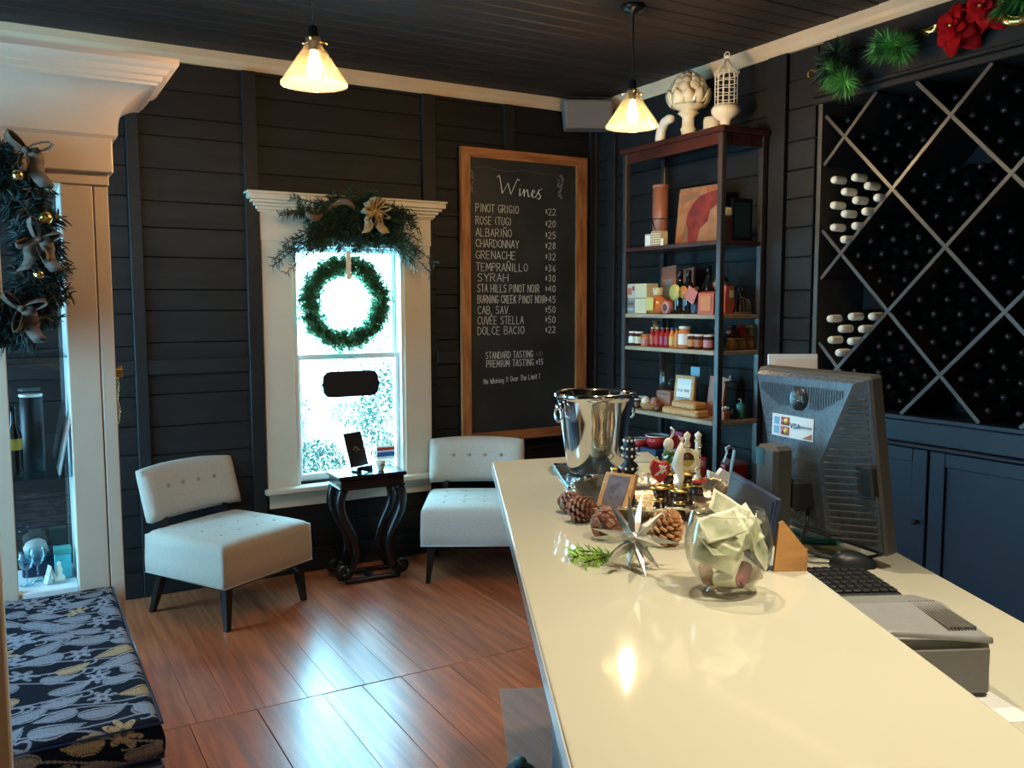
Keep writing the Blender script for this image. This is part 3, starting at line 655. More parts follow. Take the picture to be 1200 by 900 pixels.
# ------------------------------------------------------------------ slipper chairs and side table
def chair(label, loc, rz):
    c = thing('slipper_chair', label, 'chair', loc, rz, 'cream slipper chairs by the window')     # local: front faces -y
    W, D = .60, .58
    # seat: upholstered block, front deeper than sides
    m_ = MB(); nx, ny = 12, 12; vs = []; F = []
    def zt(x, y):
        e = max(abs(x)/(W/2), abs(y)/(D/2)); b_ = .020*(1-(x/(W/2))**4)*(1-(y/(D/2))**4); r_e = .014*max(0, (e-.9)/.1)**2
        t_ = sum(.010*math.exp(-((x-a)**2+(y-b)**2)/.0007) for a in (-.18, -.06, .06, .18) for b in (-.14, .0, .14)); return .438+b_-r_e-t_
    for j in range(nx*2+1):
        for i in range(nx*2+1): x = -W/2+W*i/(nx*2); y = -D/2+D*j/(nx*2); vs.append((x, y, zt(x, y)))
    n = nx*2+1
    for j in range(n-1):
        for i in range(n-1): k = j*n+i; F.append((k, k+1, k+n+1, k+n))
    ring = [i for i in range(n)]+[j*n+n-1 for j in range(1, n)]+[(n-1)*n+i for i in range(n-2, -1, -1)]+[j*n for j in range(n-2, 0, -1)]
    prev = ring
    for f, z in ((.3, .38), (1.0, .30), (1, .235), (0, .222)):
        cur = []
        for idx in ring:
            p = vs[idx]; s_ = 1+.012*f-.02*(z < .23); cur.append(len(vs)); vs.append((p[0]*s_, p[1]*s_, z))
        L = len(ring)
        for q in range(L): F.append((prev[q], cur[q], cur[(q+1) % L], prev[(q+1) % L]))
        prev = cur
    F.append(tuple(prev))
    seat = m_.add(vs, F, 0, True).build('seat', 'linen', c)
    bt = MB()
    for a in (-.18, -.06, .06, .18):
        for b in (-.14, 0, .14): bt.ball((a, b, zt(a, b)+.002), .009, 8, 4, sc=(1, 1, .4))
    bt.build('button', 'linen_dim', seat)
    wl_ = MB().tube([(-.303, -.293, .226), (.303, -.293, .226), (.303, .293, .226), (-.303, .293, .226)], .004, 5, closed=True); wl_.build('welt', 'linen', seat)
    # back cushion, slightly curved and leaning back
    m_ = MB(); vs = []; F = []; NX, NZ = 18, 8; H = .262
    for side in (0, 1):
        for k in range(NZ+1):
            for i in range(NX+1):
                u_, v_ = i/NX*2-1, k/NZ; e = (1-abs(u_)**7)*(1-abs(2*v_-1)**5); th = .020+.038*e**.5
                x = u_*W*.5*(1-.010*(abs(2*v_-1)**6)); y0 = .300+.075*v_-.045*abs(u_)**2.2; z = .485+H*v_+.012*(1-u_*u_)*v_
                t_ = sum(.009*math.exp(-((x-a)**2+(v_-b)**2*.06)/.0007) for a in (-.15, -.05, .05, .15) for b in (.62,)) if side == 0 else 0
                vs.append((x, y0+(-th+t_ if side == 0 else th), z))
    M_ = (NX+1)*(NZ+1)
    for k in range(NZ):
        for i in range(NX):
            a = k*(NX+1)+i; F.append((a, a+1, a+NX+2, a+NX+1)); b = a+M_; F.append((b, b+NX+1, b+NX+2, b+1))
    rg = [i for i in range(NX+1)]+[k*(NX+1)+NX for k in range(1, NZ+1)]+[NZ*(NX+1)+i for i in range(NX-1, -1, -1)]+[k*(NX+1) for k in range(NZ-1, 0, -1)]
    for q in range(len(rg)): a, b = rg[q], rg[(q+1) % len(rg)]; F.append((a, a+M_, b+M_, b))
    back = m_.add(vs, F, 0, True).build('backrest', 'linen', c)
    bt = MB()
    for a in (-.15, -.05, .05, .15): bt.ball((a, .2915-.045*abs(a/.3)**2.2, .485+H*.62+.006), .0125, 8, 4, sc=(1, .4, 1))
    bt.build('button', 'linen_dim', back)
    for x in (-.2, .2): part('back_post', MB().box(x-.02, x+.02, .255, .330, .30, .52, bev=.004), 'black_wood', c)
    part('seat_rail', MB().box(-.27, .27, -.26, .26, .200, .2215, bev=.003), 'black_wood', c)
    for sx in (-1, 1):
        for sy in (-1, 1):
            x, y = sx*.245, sy*.24; o_ = .022 if sy < 0 else .06
            vs = [(x-.022, y-.022, .201), (x+.022, y-.022, .201), (x+.022, y+.022, .201), (x-.022, y+.022, .201)]
            bx, by = x+sx*.02, y+sy*o_; vs += [(bx-.013, by-.013, 0), (bx+.013, by-.013, 0), (bx+.013, by+.013, 0), (bx-.013, by+.013, 0)]
            MB().add(vs, [(0, 1, 2, 3), (7, 6, 5, 4), (0, 4, 5, 1), (1, 5, 6, 2), (2, 6, 7, 3), (3, 7, 4, 0)]).build('leg', 'black_wood', c)
    return c
chair('cream button-tufted slipper chair left of the window, in full view', (.962, 4.672, 0), radians(29.7))
chair('cream button-tufted slipper chair partly hidden behind the counter, under the chalkboard', (2.39, 4.60, 0), radians(-29.9))

ST = thing('side_table', 'small black side table with scrolled legs between the two cream chairs', 'table', (1.775, 4.80, 0), radians(-1.5))
part('table_top', MB().box(-.205, .205, -.13, .13, .610, .634, bev=.006), 'black_wood', ST)
fz = MB().box(-.190, .190, -.118, .118, .562, .6095, bev=.004); fz.box(-.199, .199, -.125, .125, .552, .566, bev=.003); part('frieze', fz, 'black_wood', ST)
for sx in (-1, 1):
    for sy in (-1, 1):
        pts = []; rad = []
        for k in range(25):
            f = k/24; x = .143+.045*sin(f*2*pi*.9+.5); z = .558-.49*f; pts.append((sx*x, sy*.085, z)); rad.append(.031-.006*f)
        for k in range(12):
            a = k/11*1.65*pi; R = .040*(1-.5*k/11); pts.append((sx*(x+.012-R*cos(a)+.028), sy*.085, .072-R*sin(a)*.95)); rad.append(.025-.008*k/11)
        MB().tube(pts, .02, 8, rad=rad).build('leg', 'black_wood', ST)
for sy in (-1, 1): part('foot_rail', MB().box(-.165, .165, sy*.085-.02, sy*.085+.02, .0, .026, bev=.006), 'black_wood', ST)
part('stretcher', MB().box(-.02, .02, -.066, .066, .004, .022, bev=.003), 'black_wood', ST)

t = thing('display_card', 'black card with a faint gold emblem leaning on a small easel on the side table', 'card', (1.745, 4.80, .634), radians(24)); t.scale = (1.12, 1.12, 1.08)
cd = MB(); cd.T = Matrix.Rotation(radians(-17), 4, 'X'); cd.box(-.062, .062, 0, .006, .028, .215, bev=.002); cd.build('card', 'soot_black', t)
em = MB(); em.T = Matrix.Rotation(radians(-17), 4, 'X'); em.tube([(-.02, -.001, .12), (-.005, -.001, .135), (.010, -.001, .128), (.022, -.001, .112), (.006, -.001, .12), (-.008, -.001, .108)], .0025, 5); em.build('emblem', 'gold_ribbon', t)
es = MB().box(-.055, .055, -.030, -.022, .008, .030, bev=.002); es.tube([(-.04, -.02, .01), (-.04, .03, .004)], .004, 6); es.tube([(.04, -.02, .01), (.04, .03, .004)], .004, 6); es.tube([(0, .02, .10), (0, .075, .004)], .004, 6); es.box(-.05, -.03, -.035, .02, 0, .01); es.box(.03, .05, -.035, .02, 0, .01)
es.build('easel', 'black_metal', t)
t = thing('teacup', 'small white cup with black brushstrokes on the side table', 'cup', (1.852, 4.765, .634))
part('body', MB().lathe([(.014, 0), (.016, .004), (.024, .03), (.031, .062), (.029, .062), (.022, .030), (.012, .008)], 20), 'ceramic_white', t)
part('brushstroke', MB().tube([(-.012, -.021, .03), (-.002, -.026, .042), (.010, -.025, .036), (.014, -.022, .026)], .0028, 5).tube([(.004, -.022, .018), (.013, -.019, .014)], .0025, 5), 'black', t)
t = thing('window_sticker', 'small red, white and blue service sticker on the lower right of the pane', 'sticker', (2.03, YW+.0335, .672))
part('backing', MB().box(-.062, .062, 0, .001, -.042, .042), 'white', t); part('red_band', MB().box(-.062, .062, -.0012, 0, .014, .030), 'red', t); part('blue_band', MB().box(-.058, .058, -.0012, 0, -.026, .002), 'blue', t)

# ------------------------------------------------------------------ greenery on the window
r_ = random.Random(5)
t = thing('evergreen_swag', 'dark evergreen swag with a gold bow draped over the window head', 'swag', (1.80, YW-.06, 2.09))
mb = MB(); st = MB()
for k in range(72):
    sgn = -1 if k % 2 else 1; f = r_.random(); L = .16+.30*f; a = radians(r_.choice([10, -12, -25, 30, 55, 80])*(1)+r_.uniform(-12, 12)); L *= (1 if abs(a) < .6 else .48)
    if a < 0: L = min(.50, L*1.1)
    p0 = Vector((sgn*.03, -.02, .0)); pts = [p0]
    for i in range(1, 6):
        q = i/5; pts.append(p0+Vector((sgn*cos(a)*L*q, -.035-.03*sin(q*pi)*r_.random()-.04*q, sin(a)*L*q-.10*q*q*L/.4)))
    st.tube(pts, .003, 4); needles(mb, pts, 120, .046, r_, w_=.0026)
for k in range(14):
    x = r_.uniform(-.28, .30); pts = [(x, -.05, .0), (x+r_.uniform(-.03, .03), -.08, -.10), (x+r_.uniform(-.05, .05), -.09, -.17)]; st.tube(pts, .0025, 4); needles(mb, pts, 70, .04, r_, w_=.0024)
for k in range(130):
    a = r_.uniform(0, 2*pi); x_ = r_.gauss(.04, .13); p = Vector((x_, r_.uniform(-.08, -.03), r_.uniform(-.10, .09)-abs(x_)*.15)); e = p+Vector((cos(a)*.10, -.03, sin(a)*.08+.02)); st.tube([p, e], .002, 4); needles(mb, [p, e], 70, .048, r_, w_=.0028)
mb.build('needles', 'needle_dark', t, kind='stuff'); st.build('twigs', 'twig', t)
bow(t, (.085, -.12, .055), .088, 'gold_ribbon', r_, 9, 2)
rb = MB(); vs = []
for i in range(12):
    f = i/11; vs += [(-.02-.30*f, -.115-.02*sin(f*9), .05+.045*sin(f*6)-.03*f), (-.02-.30*f, -.12-.02*sin(f*9), .085+.045*sin(f*6)-.03*f)]
rb.add(vs, [(2*i, 2*i+1, 2*i+3, 2*i+2) for i in range(11)], 0, True); o = rb.build('ribbon_tail', 'burlap_ribbon', t); md = o.modifiers.new('s', 'SOLIDIFY'); md.thickness = .002

t = thing('boxwood_wreath', 'round bright green wreath hanging in the upper window pane', 'wreath', (1.750, YW-.055, 1.615))
mb = MB(); st = MB()
for k in range(120):
    a = k/120*2*pi; R = .222; p = Vector((R*cos(a), 0, R*sin(a))); tg = Vector((-sin(a), 0, cos(a)))
    for j in range(6):
        out = (Vector((cos(a), 0, sin(a)))*r_.choice([-1.2, -.8, -.3, .3, .8, 1.2])+tg*r_.uniform(.1, .5)+Vector((0, r_.uniform(-.8, .2), 0))).normalized()
        e = p+out*r_.uniform(.03, .082); st.tube([p, e], .0014, 4); needles(mb, [p, e], 26, .025, r_, w_=.0034)
mb.build('leaves', 'pale_green', t, kind='stuff'); st.tube([(.215*cos(a), .01, .215*sin(a)) for a in [i*2*pi/36 for i in range(36)]], .013, 6, closed=True); st.build('frame', 'twig', t)
part('hanger', MB().box(-.014, .014, -.075, -.071, .135, .30), 'ceramic_white', t)
t = thing('hanging_sign', 'black oblong sign hung by a cord in the lower window pane', 'sign', (1.782, YW-.035, 1.125))
pts = []
for x, z in ((.186, 0), (.176, .012), (.172, .05), (.150, .074), (.12, .078), (-.12, .078), (-.150, .074), (-.172, .05), (-.176, .012), (-.186, 0), (-.176, -.012), (-.172, -.05), (-.150, -.074), (-.12, -.078), (.12, -.078), (.150, -.074), (.172, -.05), (.176, -.012)): pts.append((x, z))
part('board', MB().prism(pts, -.012, .012), 'soot_black', t)
part('cord', MB().tube([(-.075, 0, .075), (-.066, 0, .115), (-.035, 0, .148), (0, 0, .158), (.035, 0, .148), (.066, 0, .112), (.09, 0, .075)], .0035, 6), 'brown', t)

# ------------------------------------------------------------------ framed chalkboard menu
MN = thing('chalkboard_menu', 'tall chalkboard wine price list in a pine frame on the back wall', 'menu board', (2.995, YW-.040, 1.643))
bx0, bx1, bz0, bz1 = -.470, .495, -.945, .955
iw = .062
part('slate', MB().box(bx0+.05, bx1-.05, -.014, 0, bz0+.05, bz1-.05), 'chalkboard', MN)
def rail(p, name, mt): MB().prism(p, -.034, .0).build(name, mt, MN)
rail([(bx0, bz0), (bx0+iw, bz0+iw), (bx0+iw, bz1-iw), (bx0, bz1)], 'frame_side', 'pine_frame')
rail([(bx1, bz0), (bx1, bz1), (bx1-iw*1.35, bz1-iw), (bx1-iw*1.35, bz0+iw)], 'frame_side', 'pine_frame')
rail([(bx0, bz0), (bx1, bz0), (bx1-iw*1.35, bz0+iw), (bx0+iw, bz0+iw)], 'frame_rail', 'pine_frame_h')
rail([(bx0, bz1), (bx0+iw, bz1-iw), (bx1-iw*1.35, bz1-iw), (bx1, bz1)], 'frame_rail', 'pine_frame_h')
G = {'A': [[(0, 0), (2, 6), (4, 0)], [(.7, 2), (3.3, 2)]], 'B': [[(0, 0), (0, 6), (2.6, 6), (3.4, 4.8), (2.6, 3.3), (0, 3.2)], [(2.4, 3.2), (3.8, 1.8), (2.8, 0), (0, 0)]],
 'C': [[(3.8, 5), (2.4, 6), (.8, 5.2), (0, 3), (.8, .8), (2.4, 0), (3.8, 1)]], 'D': [[(0, 0), (0, 6), (2, 5.8), (3.8, 4), (3.8, 2), (2, .2), (0, 0)]], 'E': [[(3.4, 6), (0, 6), (0, 0), (3.4, 0)], [(0, 3.1), (2.8, 3.1)]],
 'F': [[(3.4, 6), (0, 6), (0, 0)], [(0, 3.1), (2.8, 3.1)]], 'G': [[(3.8, 5), (2.4, 6), (.8, 5.2), (0, 3), (.8, .8), (2.4, 0), (3.8, .8), (3.8, 2.6), (2.2, 2.6)]], 'H': [[(0, 0), (0, 6)], [(4, 0), (4, 6)], [(0, 3), (4, 3)]],
 'I': [[(1, 0), (1, 6)]], 'K': [[(0, 0), (0, 6)], [(3.6, 6), (0, 2.6)], [(1.2, 3.6), (3.8, 0)]], 'L': [[(0, 6), (0, 0), (3.2, 0)]], 'M': [[(0, 0), (.4, 6), (2.4, 1.6), (4.4, 6), (4.8, 0)]], 'N': [[(0, 0), (0, 6), (3.8, 0), (3.8, 6)]],
 'O': [[(2, 0), (.5, .9), (0, 3), (.5, 5.1), (2, 6), (3.5, 5.1), (4, 3), (3.5, .9), (2, 0)]], 'P': [[(0, 0), (0, 6), (2.6, 6), (3.6, 4.6), (2.6, 3), (0, 2.8)]], 'R': [[(0, 0), (0, 6), (2.6, 6), (3.6, 4.6), (2.6, 3.1), (0, 3)], [(1.6, 3), (3.8, 0)]],
 'S': [[(3.4, 5.2), (2.2, 6), (.6, 5.4), (.3, 4.1), (1.6, 3.2), (3.2, 2.4), (3.5, 1), (2, 0), (0, .8)]], 'T': [[(0, 6), (4, 6)], [(2, 6), (2, 0)]], 'U': [[(0, 6), (.2, 1.4), (1.8, 0), (3.4, 1.4), (3.6, 6)]], 'V': [[(0, 6), (2, 0), (4, 6)]],
 'W': [[(0, 6), (1.3, 0), (2.6, 4.4), (3.9, 0), (5.2, 6)]], 'Y': [[(0, 6), (2, 3), (4, 6)], [(2, 3), (2, 0)]], '0': [[(1.5, 0), (.2, 1.5), (.2, 4.5), (1.5, 6), (2.8, 4.5), (2.8, 1.5), (1.5, 0)]], '1': [[(.6, 5), (1.4, 6), (1.4, 0)]],
 '2': [[(0, 4.8), (1.4, 6), (2.9, 4.8), (2.4, 3), (0, 0), (3.1, 0)]], '3': [[(.2, 5.5), (1.8, 6), (2.9, 4.7), (1.2, 3.2), (3, 1.7), (1.6, 0), (0, .7)]], '4': [[(2.3, 0), (2.3, 6), (0, 2), (3.2, 2)]], '5': [[(2.9, 6), (.5, 6), (.3, 3.4), (2, 3.7), (3, 2), (1.6, 0), (0, .6)]],
 '6': [[(2.6, 5.7), (.9, 4.5), (.2, 1.8), (1.5, 0), (2.9, 1.5), (1.6, 3.1), (.3, 2)]], '8': [[(1.5, 3.2), (.3, 4.6), (1.5, 6), (2.7, 4.6), (1.5, 3.2), (.1, 1.5), (1.5, 0), (2.9, 1.5), (1.5, 3.2)]], '$': [[(1.8, 3.9), (1, 4.5), (.3, 3.8), (1.6, 2.7), (1.3, 1.6), (.2, 2)], [(1, 5), (1, 1.1)]],
 '!': [[(.8, 6), (.8, 1.6)], [(.8, .5), (.8, 0)]], '(': [[(1.4, 6), (.3, 4), (.3, 2), (1.4, 0)]], ')': [[(.2, 6), (1.3, 4), (1.3, 2), (.2, 0)]], '.': [[(.3, 0), (.5, .3)]],
 'a': [[(3, 3.4), (1.2, 3.9), (0, 2), (1, 0), (2.6, .8), (3, 3.6), (3.2, 0)]], 'e': [[(.2, 2), (3, 2.3), (2.4, 3.8), (.8, 3.6), (0, 1.8), (1, 0), (3, .7)]], 'g': [[(3, 3.4), (1.2, 3.9), (0, 2), (1, .2), (2.8, 1), (3, 3.6), (2.8, -1.6), (.6, -1.6)]], 'h': [[(0, 6), (0, 0)], [(0, 2.8), (1.6, 3.9), (2.8, 2.8), (2.8, 0)]],
 'i': [[(.5, 3.8), (.5, 0)], [(.5, 5.2), (.6, 5.5)]], 'm': [[(0, 3.8), (0, 0)], [(0, 2.8), (1.2, 3.9), (2.2, 2.8), (2.2, 0)], [(2.2, 2.8), (3.4, 3.9), (4.4, 2.8), (4.4, 0)]], 'n': [[(0, 3.8), (0, 0)], [(0, 2.6), (1.6, 3.9), (2.8, 2.8), (2.9, 0)]], 'o': [[(1.5, 0), (.1, 1.4), (.3, 3.2), (1.6, 3.9), (2.9, 2.6), (2.6, .8), (1.5, 0)]],
 'r': [[(0, 3.8), (0, 0)], [(0, 2.4), (1.2, 3.8), (2.2, 3.6)]], 's': [[(2.4, 3.4), (1.2, 3.9), (.3, 3), (2.4, 1.4), (1.6, 0), (0, .5)]], 't': [[(1, 5.4), (1, .6), (2.2, 0)], [(0, 3.8), (2.2, 3.8)]], 'v': [[(0, 3.8), (1.4, 0), (2.8, 3.8)]]}
WD = {'I': 2, '1': 2, '!': 1.6, '(': 1.6, ')': 1.6, '.': 1, 'M': 4.8, 'W': 5.2, 'm': 4.4, 'i': 1, 'r': 2.2, 's': 2.5, 't': 2.2, '$': 1.8}
def chalk(name, txt, x0, z0, x1, h, parent, wdt=.0034, mt='chalk', y=-.0150, tilt=0, rnd=random.Random(9)):
    us = [WD.get(c.replace('Ñ', 'N').replace('É', 'E'), 3.1 if c.isdigit() else (2.2 if c == ' ' else 3.9 if c.isupper() or c in 'ÑÉ' else 3.0)) for c in txt]
    tot = sum(us)+1.25*(len(txt)-1); sc = (x1-x0)/tot; sz = h/6; mb = MB(); x = 0
    for c, u_ in zip(txt, us):
        st = []
        if c in 'ÑÉ': st = G['N' if c == 'Ñ' else 'E']+([[(.4, 7), (1.4, 7.6), (2.4, 7), (3.4, 7.6)]] if c == 'Ñ' else [[(1.2, 6.8), (2.6, 7.9)]])
        elif c != ' ': st = G[c]
        jz = rnd.uniform(-.15, .15); kx = 1/1
        for pl_ in st:
            P = [Vector((x0+(x+a*(1 if c != 'M' else 1))*sc, 0, z0+tilt*(x/tot)+(b+jz)*sz)) for a, b in pl_]
            for i in range(len(P)-1):
                a, b = P[i], P[i+1]; d = b-a
                if d.length < 1e-6: continue
                n_ = Vector((-d.z, 0, d.x)).normalized()*wdt*.5; e = d.normalized()*wdt*.35
                q = [a-e-n_, b+e-n_, b+e+n_, a-e+n_]; vs = [(p.x, y, p.z) for p in q]+[(p.x, y+.0012, p.z) for p in q]
                mb.add(vs, [(0, 1, 2, 3), (7, 6, 5, 4), (0, 4, 5, 1), (1, 5, 6, 2), (2, 6, 7, 3), (3, 7, 4, 0)])
        x += u_+1.25
    return mb.build(name, mt, parent)
ox, oz = 2.995, 1.643
rows = [('PINOT GRIGIO', 2.636, 2.954, 2.198, '$22'), ('ROSE (TUG)', 2.636, 2.895, 2.118, '$20'), ('ALBARIÑO', 2.635, 2.900, 2.042, '$25'), ('CHARDONNAY', 2.635, 2.955, 1.972, '$28'), ('GRENACHE', 2.634, 2.930, 1.898, '$32'),
        ('TEMPRAÑILLO', 2.636, 3.022, 1.820, '$36'), ('SYRAH', 2.645, 2.872, 1.752, '$30'), ('STA HILLS PINOT NOIR', 2.645, 3.115, 1.682, '$40'), ('BURNING CREEK PINOT NOIR', 2.645, 3.165, 1.610, '$45'),
        ('CAB. SAV.', 2.645, 2.885, 1.540, '$50'), ('CUVÉE STELLA', 2.645, 2.990, 1.473, '$50'), ('DOLCE BACIO', 2.645, 2.995, 1.405, '$22')]
for k, (tx, a, b, z, pr) in enumerate(rows):
    chalk('chalk_line', tx, a-ox, z-oz, b-ox, .050, MN); chalk('chalk_price', pr, 3.163-ox, z-oz+.003, 3.245-ox, .044, MN)
chalk('chalk_line', 'STANDARD TASTING', 2.702-ox, 1.246-oz, 3.065-ox, .044, MN, .0036); chalk('chalk_price', '$10', 3.090-ox, 1.246-oz, 3.140-ox, .038, MN, .0034, 'chalk_faint')
chalk('chalk_line', 'PREMIUM TASTING', 2.708-ox, 1.190-oz, 3.070-ox, .044, MN, .0036); chalk('chalk_price', '$15', 3.090-ox, 1.192-oz, 3.145-ox, .038, MN, .0036)
chalk('chalk_line', 'No Whining !! Over The Limit !', 2.688-ox, 1.078-oz, 3.120-ox, .034, MN, .0030, tilt=.022)
sc_ = MB()
for pl_ in ([(0, .84), (.12, .96), (.2, .70), (.3, 0), (.62, .62), (.78, .02), (1.15, .92), (1.28, .86)], [(1.30, .44), (1.28, .02), (1.42, .16)], [(1.36, .62), (1.38, .66)], [(1.42, .16), (1.54, .44), (1.54, .02)], [(1.54, .2), (1.72, .44), (1.78, .04), (1.9, .12)],
            [(1.9, .12), (2.06, .26), (2.16, .40), (2.06, .46), (1.96, .26), (2.04, .04), (2.2, .10)], [(2.2, .10), (2.40, .50), (2.34, .36), (2.50, .18), (2.42, .0), (2.26, .04)], [(2.40, .50), (2.60, .62)]):
    P = [Vector((2.790-ox+a*.134, -.0155, 2.325-oz+b*.118-a*.010)) for a, b in pl_]
    for i in range(len(P)-1): sc_.tube([P[i], P[i+1]], .0036 if P[i+1].z < P[i].z else .0022, 5)
sc_.build('chalk_heading', 'chalk', MN)
for x in (2.598, 3.282):
    gp = MB(); q = random.Random(int(x*100))
    for k in range(26): f = k/26; gp.ball((x-ox+q.uniform(-1, 1)*.026*(1-f*.6), -.0150, 2.465-oz-f*.15+q.uniform(-.01, .01)), .008, 6, 4, sc=(1, .12, 1))
    gp.build('chalk_grapes', 'chalk_faint', MN)
part('chalk_flourish', MB().tube([(2.62-ox+.064*i, -.0150, 2.474-oz+.008*sin(i*1.3)) for i in range(11)], .0012, 4), 'chalk_faint', MN)

# ------------------------------------------------------------------ pendants and wall speaker
def pendant(label, x, y, zb, canopy=True):
    p = thing('pendant_lamp', label, 'lamp', (x, y, CZ), group='conical glass pendant lamps')
    d = zb-CZ
    part('canopy', MB().lathe([(.055, 0), (.055, -.012), (.045, -.024), (.012, -.034), (.006, -.045)][::-1], 24), 'black_metal', p)
    part('cord', MB().tube([(0, 0, -.03), (0, 0, d+.14)], .0035, 8), 'black_metal', p)
    so = part('socket', MB().lathe([(.008, .150+d), (.018, .142+d), (.020, .100+d), (.017, .060+d)][::-1], 18), 'black_metal', p)
    ts = MB()
    for a in (0, 2.09, 4.18): ts.tube([(cos(a)*.018, sin(a)*.018, .092+d), (cos(a)*.050, sin(a)*.050, .092+d)], .003, 6); ts.ball((cos(a)*.052, sin(a)*.052, .092+d), .006, 8, 6)
    part('thumbscrew', ts, 'brass', so)
    part('glass_shade', MB().lathe([(.124, -.066+d), (.126, -.070+d), (.1235, -.066+d), (.030, .072+d), (.028, .100+d), (.031, .101+d), (.033, .074+d), (.126, -.064+d)], 40, close=True), 'lamp_glass', p)
    part('bulb', MB().lathe([(0, -.048+d), (.016, -.042+d), (.026, -.022+d), (.027, -.002+d), (.018, .026+d), (.012, .056+d)], 18), 'bulb', p)
    light('pendant_light', 'POINT', (x, y, zb-.075), 30, (1, .68, .34), .03)
    return p
pendant('conical clear glass pendant lamp nearest the left, above the window', 1.046, 3.314, 2.500)
pendant('conical clear glass pendant lamp on the right, beside the wall speaker', 2.590, 3.360, 2.500)

t = thing('wall_speaker', 'grey speaker with a bracket mounted high in the corner beside the menu board', 'speaker', (3.405, 4.90, 2.86), radians(-26))
sp = MB().prism([(-.155, -.105), (.155, -.105), (.170, .085), (-.170, .085)], -.075, .075); o = sp.build('cabinet', 'speaker_grey', t); bevel(o, .02, 3)
part('bracket', MB().tube([(-.150, 0, .08), (-.150, 0, .112), (.150, 0, .112), (.150, 0, .08)], .007, 6).tube([(0, .0, .11), (0, .10, .10)], .008, 6), 'black_metal', t)
part('grille', MB().box(-.145, .145, -.079, -.0755, -.09, .07, bev=.002), 'speaker_grey', t)

# ------------------------------------------------------------------ wine rack in the right wall
RK = thing('wine_rack', 'wall of diamond-shaped wine cells built into the right wall', 'wine rack', (XW, 2.0, 1.08))
RO = Vector((XW, 2.0, 1.08)); D_ = .33
fr = MB()
def rbox(mb, x0, x1, y0, y1, z0, z1, **k): mb.box(x0-RO.x, x1-RO.x, y0-RO.y, y1-RO.y, z0-RO.z, z1-RO.z, **k)
part('side_board', (lambda m_: (rbox(m_, XW-.022, XW+D_, 3.105, 3.130, 1.075, 2.599), rbox(m_, XW+.002, XW+D_+.015, 3.100, 3.130, 2.5991, 2.66), m_)[2])(MB()), 'rack_slat', RK)
part('side_board', (lambda m_: (rbox(m_, XW-.006, XW+D_, .86, .90, 1.075, 2.60), m_)[1])(MB()), 'rack_slat', RK)
bk = MB(); rbox(bk, XW+D_, XW+D_+.015, .86, 3.13, 1.06, 2.62); rbox(bk, XW+.001, XW+D_, .90, 3.104, 2.603, 2.62); part('back_board', bk, 'rack_dark', RK)
fl = MB(); rbox(fl, XW-.020, XW+D_, .90, 3.104, 1.062, 1.083, bev=.003); part('bottom_board', fl, 'cabinet_paint', RK)
Y0, Y1, Z0, Z1 = .905, 3.1, 1.086, 2.598
dy, dz = .280, .2845
def clip_line(sgn, n):
    # (y-2.98)/dy + sgn*(z-2.418)/dz = n ; parametrise by y
    f = lambda y: 2.418+sgn*dz*(n-(y-2.98)/dy); g = lambda z: 2.98+dy*(n-sgn*(z-2.418)/dz)
    pts = []
    for y in (Y0, Y1):
        if Z0 <= f(y) <= Z1: pts.append((y, f(y)))
    for z in (Z0, Z1):
        if Y0 < g(z) < Y1: pts.append((g(z), z))
    if len(pts) < 2: return None
    pts.sort(); return pts[0], pts[-1]
for sgn in (1, -1):
    for n in range(-20, 14, 2):
        c = clip_line(sgn, n)
        if not c: continue
        a, b = Vector((c[0][0]-2.0, c[0][1]-1.08)), Vector((c[1][0]-2.0, c[1][1]-1.08)); d = (b-a)
        if d.length < .08: continue
        d.normalize(); nn = Vector((-d.y, d.x))*.0085
        q = [a-nn, b-nn, b+nn, a+nn]
        MB().prism([(p.x, p.y) for p in q], -.004 if sgn > 0 else .002, D_-.002, 'yz').build('diamond_slat', ['rack_side_shade'], RK)
        MB().prism([(p.x, p.y) for p in q], -.008 if sgn > 0 else -.006, -.0042 if sgn > 0 else .0018, 'yz').build('slat_front', 'rack_slat', RK)  # front layer added in plain slat colour over the shade-dark sides
BOT = [(0, .002), (.026, 0), (.0375, .006), (.0380, .015), (.0380, .170), (.034, .193), (.022, .213), (.0150, .232), (.0142, .246)]
def lay(prof): return prof
def bottle_proto(label, group, cap):
    t = thing('wine_bottle', label, 'bottle', (0, 0, 0), group=group)
    part('glass', MB().lathe(BOT, 12, axis='x'), 'bottle_glass', t)
    part('capsule', MB().lathe([(.0160, .225), (.0168, .236), (.0165, .290), (.0145, .297), (.0, .299)] if cap != 'capsule_white' else [(.0180, .200), (.0195, .212), (.0195, .286), (.0165, .297), (0, .2995)], 12, axis='x'), cap, t)
    return t
uses = {}
def lay_bottle(y, z, label, group, cap, x=XW+.298):
    if cap+group not in uses:
        uses[cap+group] = bottle_proto(label, group, cap); t = uses[cap+group]; t.location = (x, y, z)
    else: t = dup(uses[cap+group], (x, y, z))
    return t
wt = [(3.007, 2.213), (2.886, 2.210), (2.811, 2.161), (2.943, 2.148), (2.756, 2.100), (2.876, 2.100), (3.007, 2.089), (2.820, 2.042), (2.939, 2.041), (3.003, 1.980), (2.876, 1.978), (2.939, 1.917)]
wb_ = [(3.007, 1.528), (2.879, 1.540), (2.762, 1.542), (2.937, 1.479), (2.817, 1.481), (2.997, 1.422), (2.879, 1.420), (2.948, 1.360)]
wl_t = ['at the far left of the top row', 'second from the left at the top', 'right of the top pair, just under them', 'below and between the top pair', 'rightmost of the group', 'in the very middle of the group', 'at the left end of the third row', 'at the right of the third row', 'low centre, below the middle bottle', 'at the left, second from the bottom', 'at the right, second from the bottom', 'lowest of all']
wl_b = ['top left', 'top centre', 'top right', 'second row, left', 'second row, right', 'third row, left', 'third row, right', 'lowest of all']
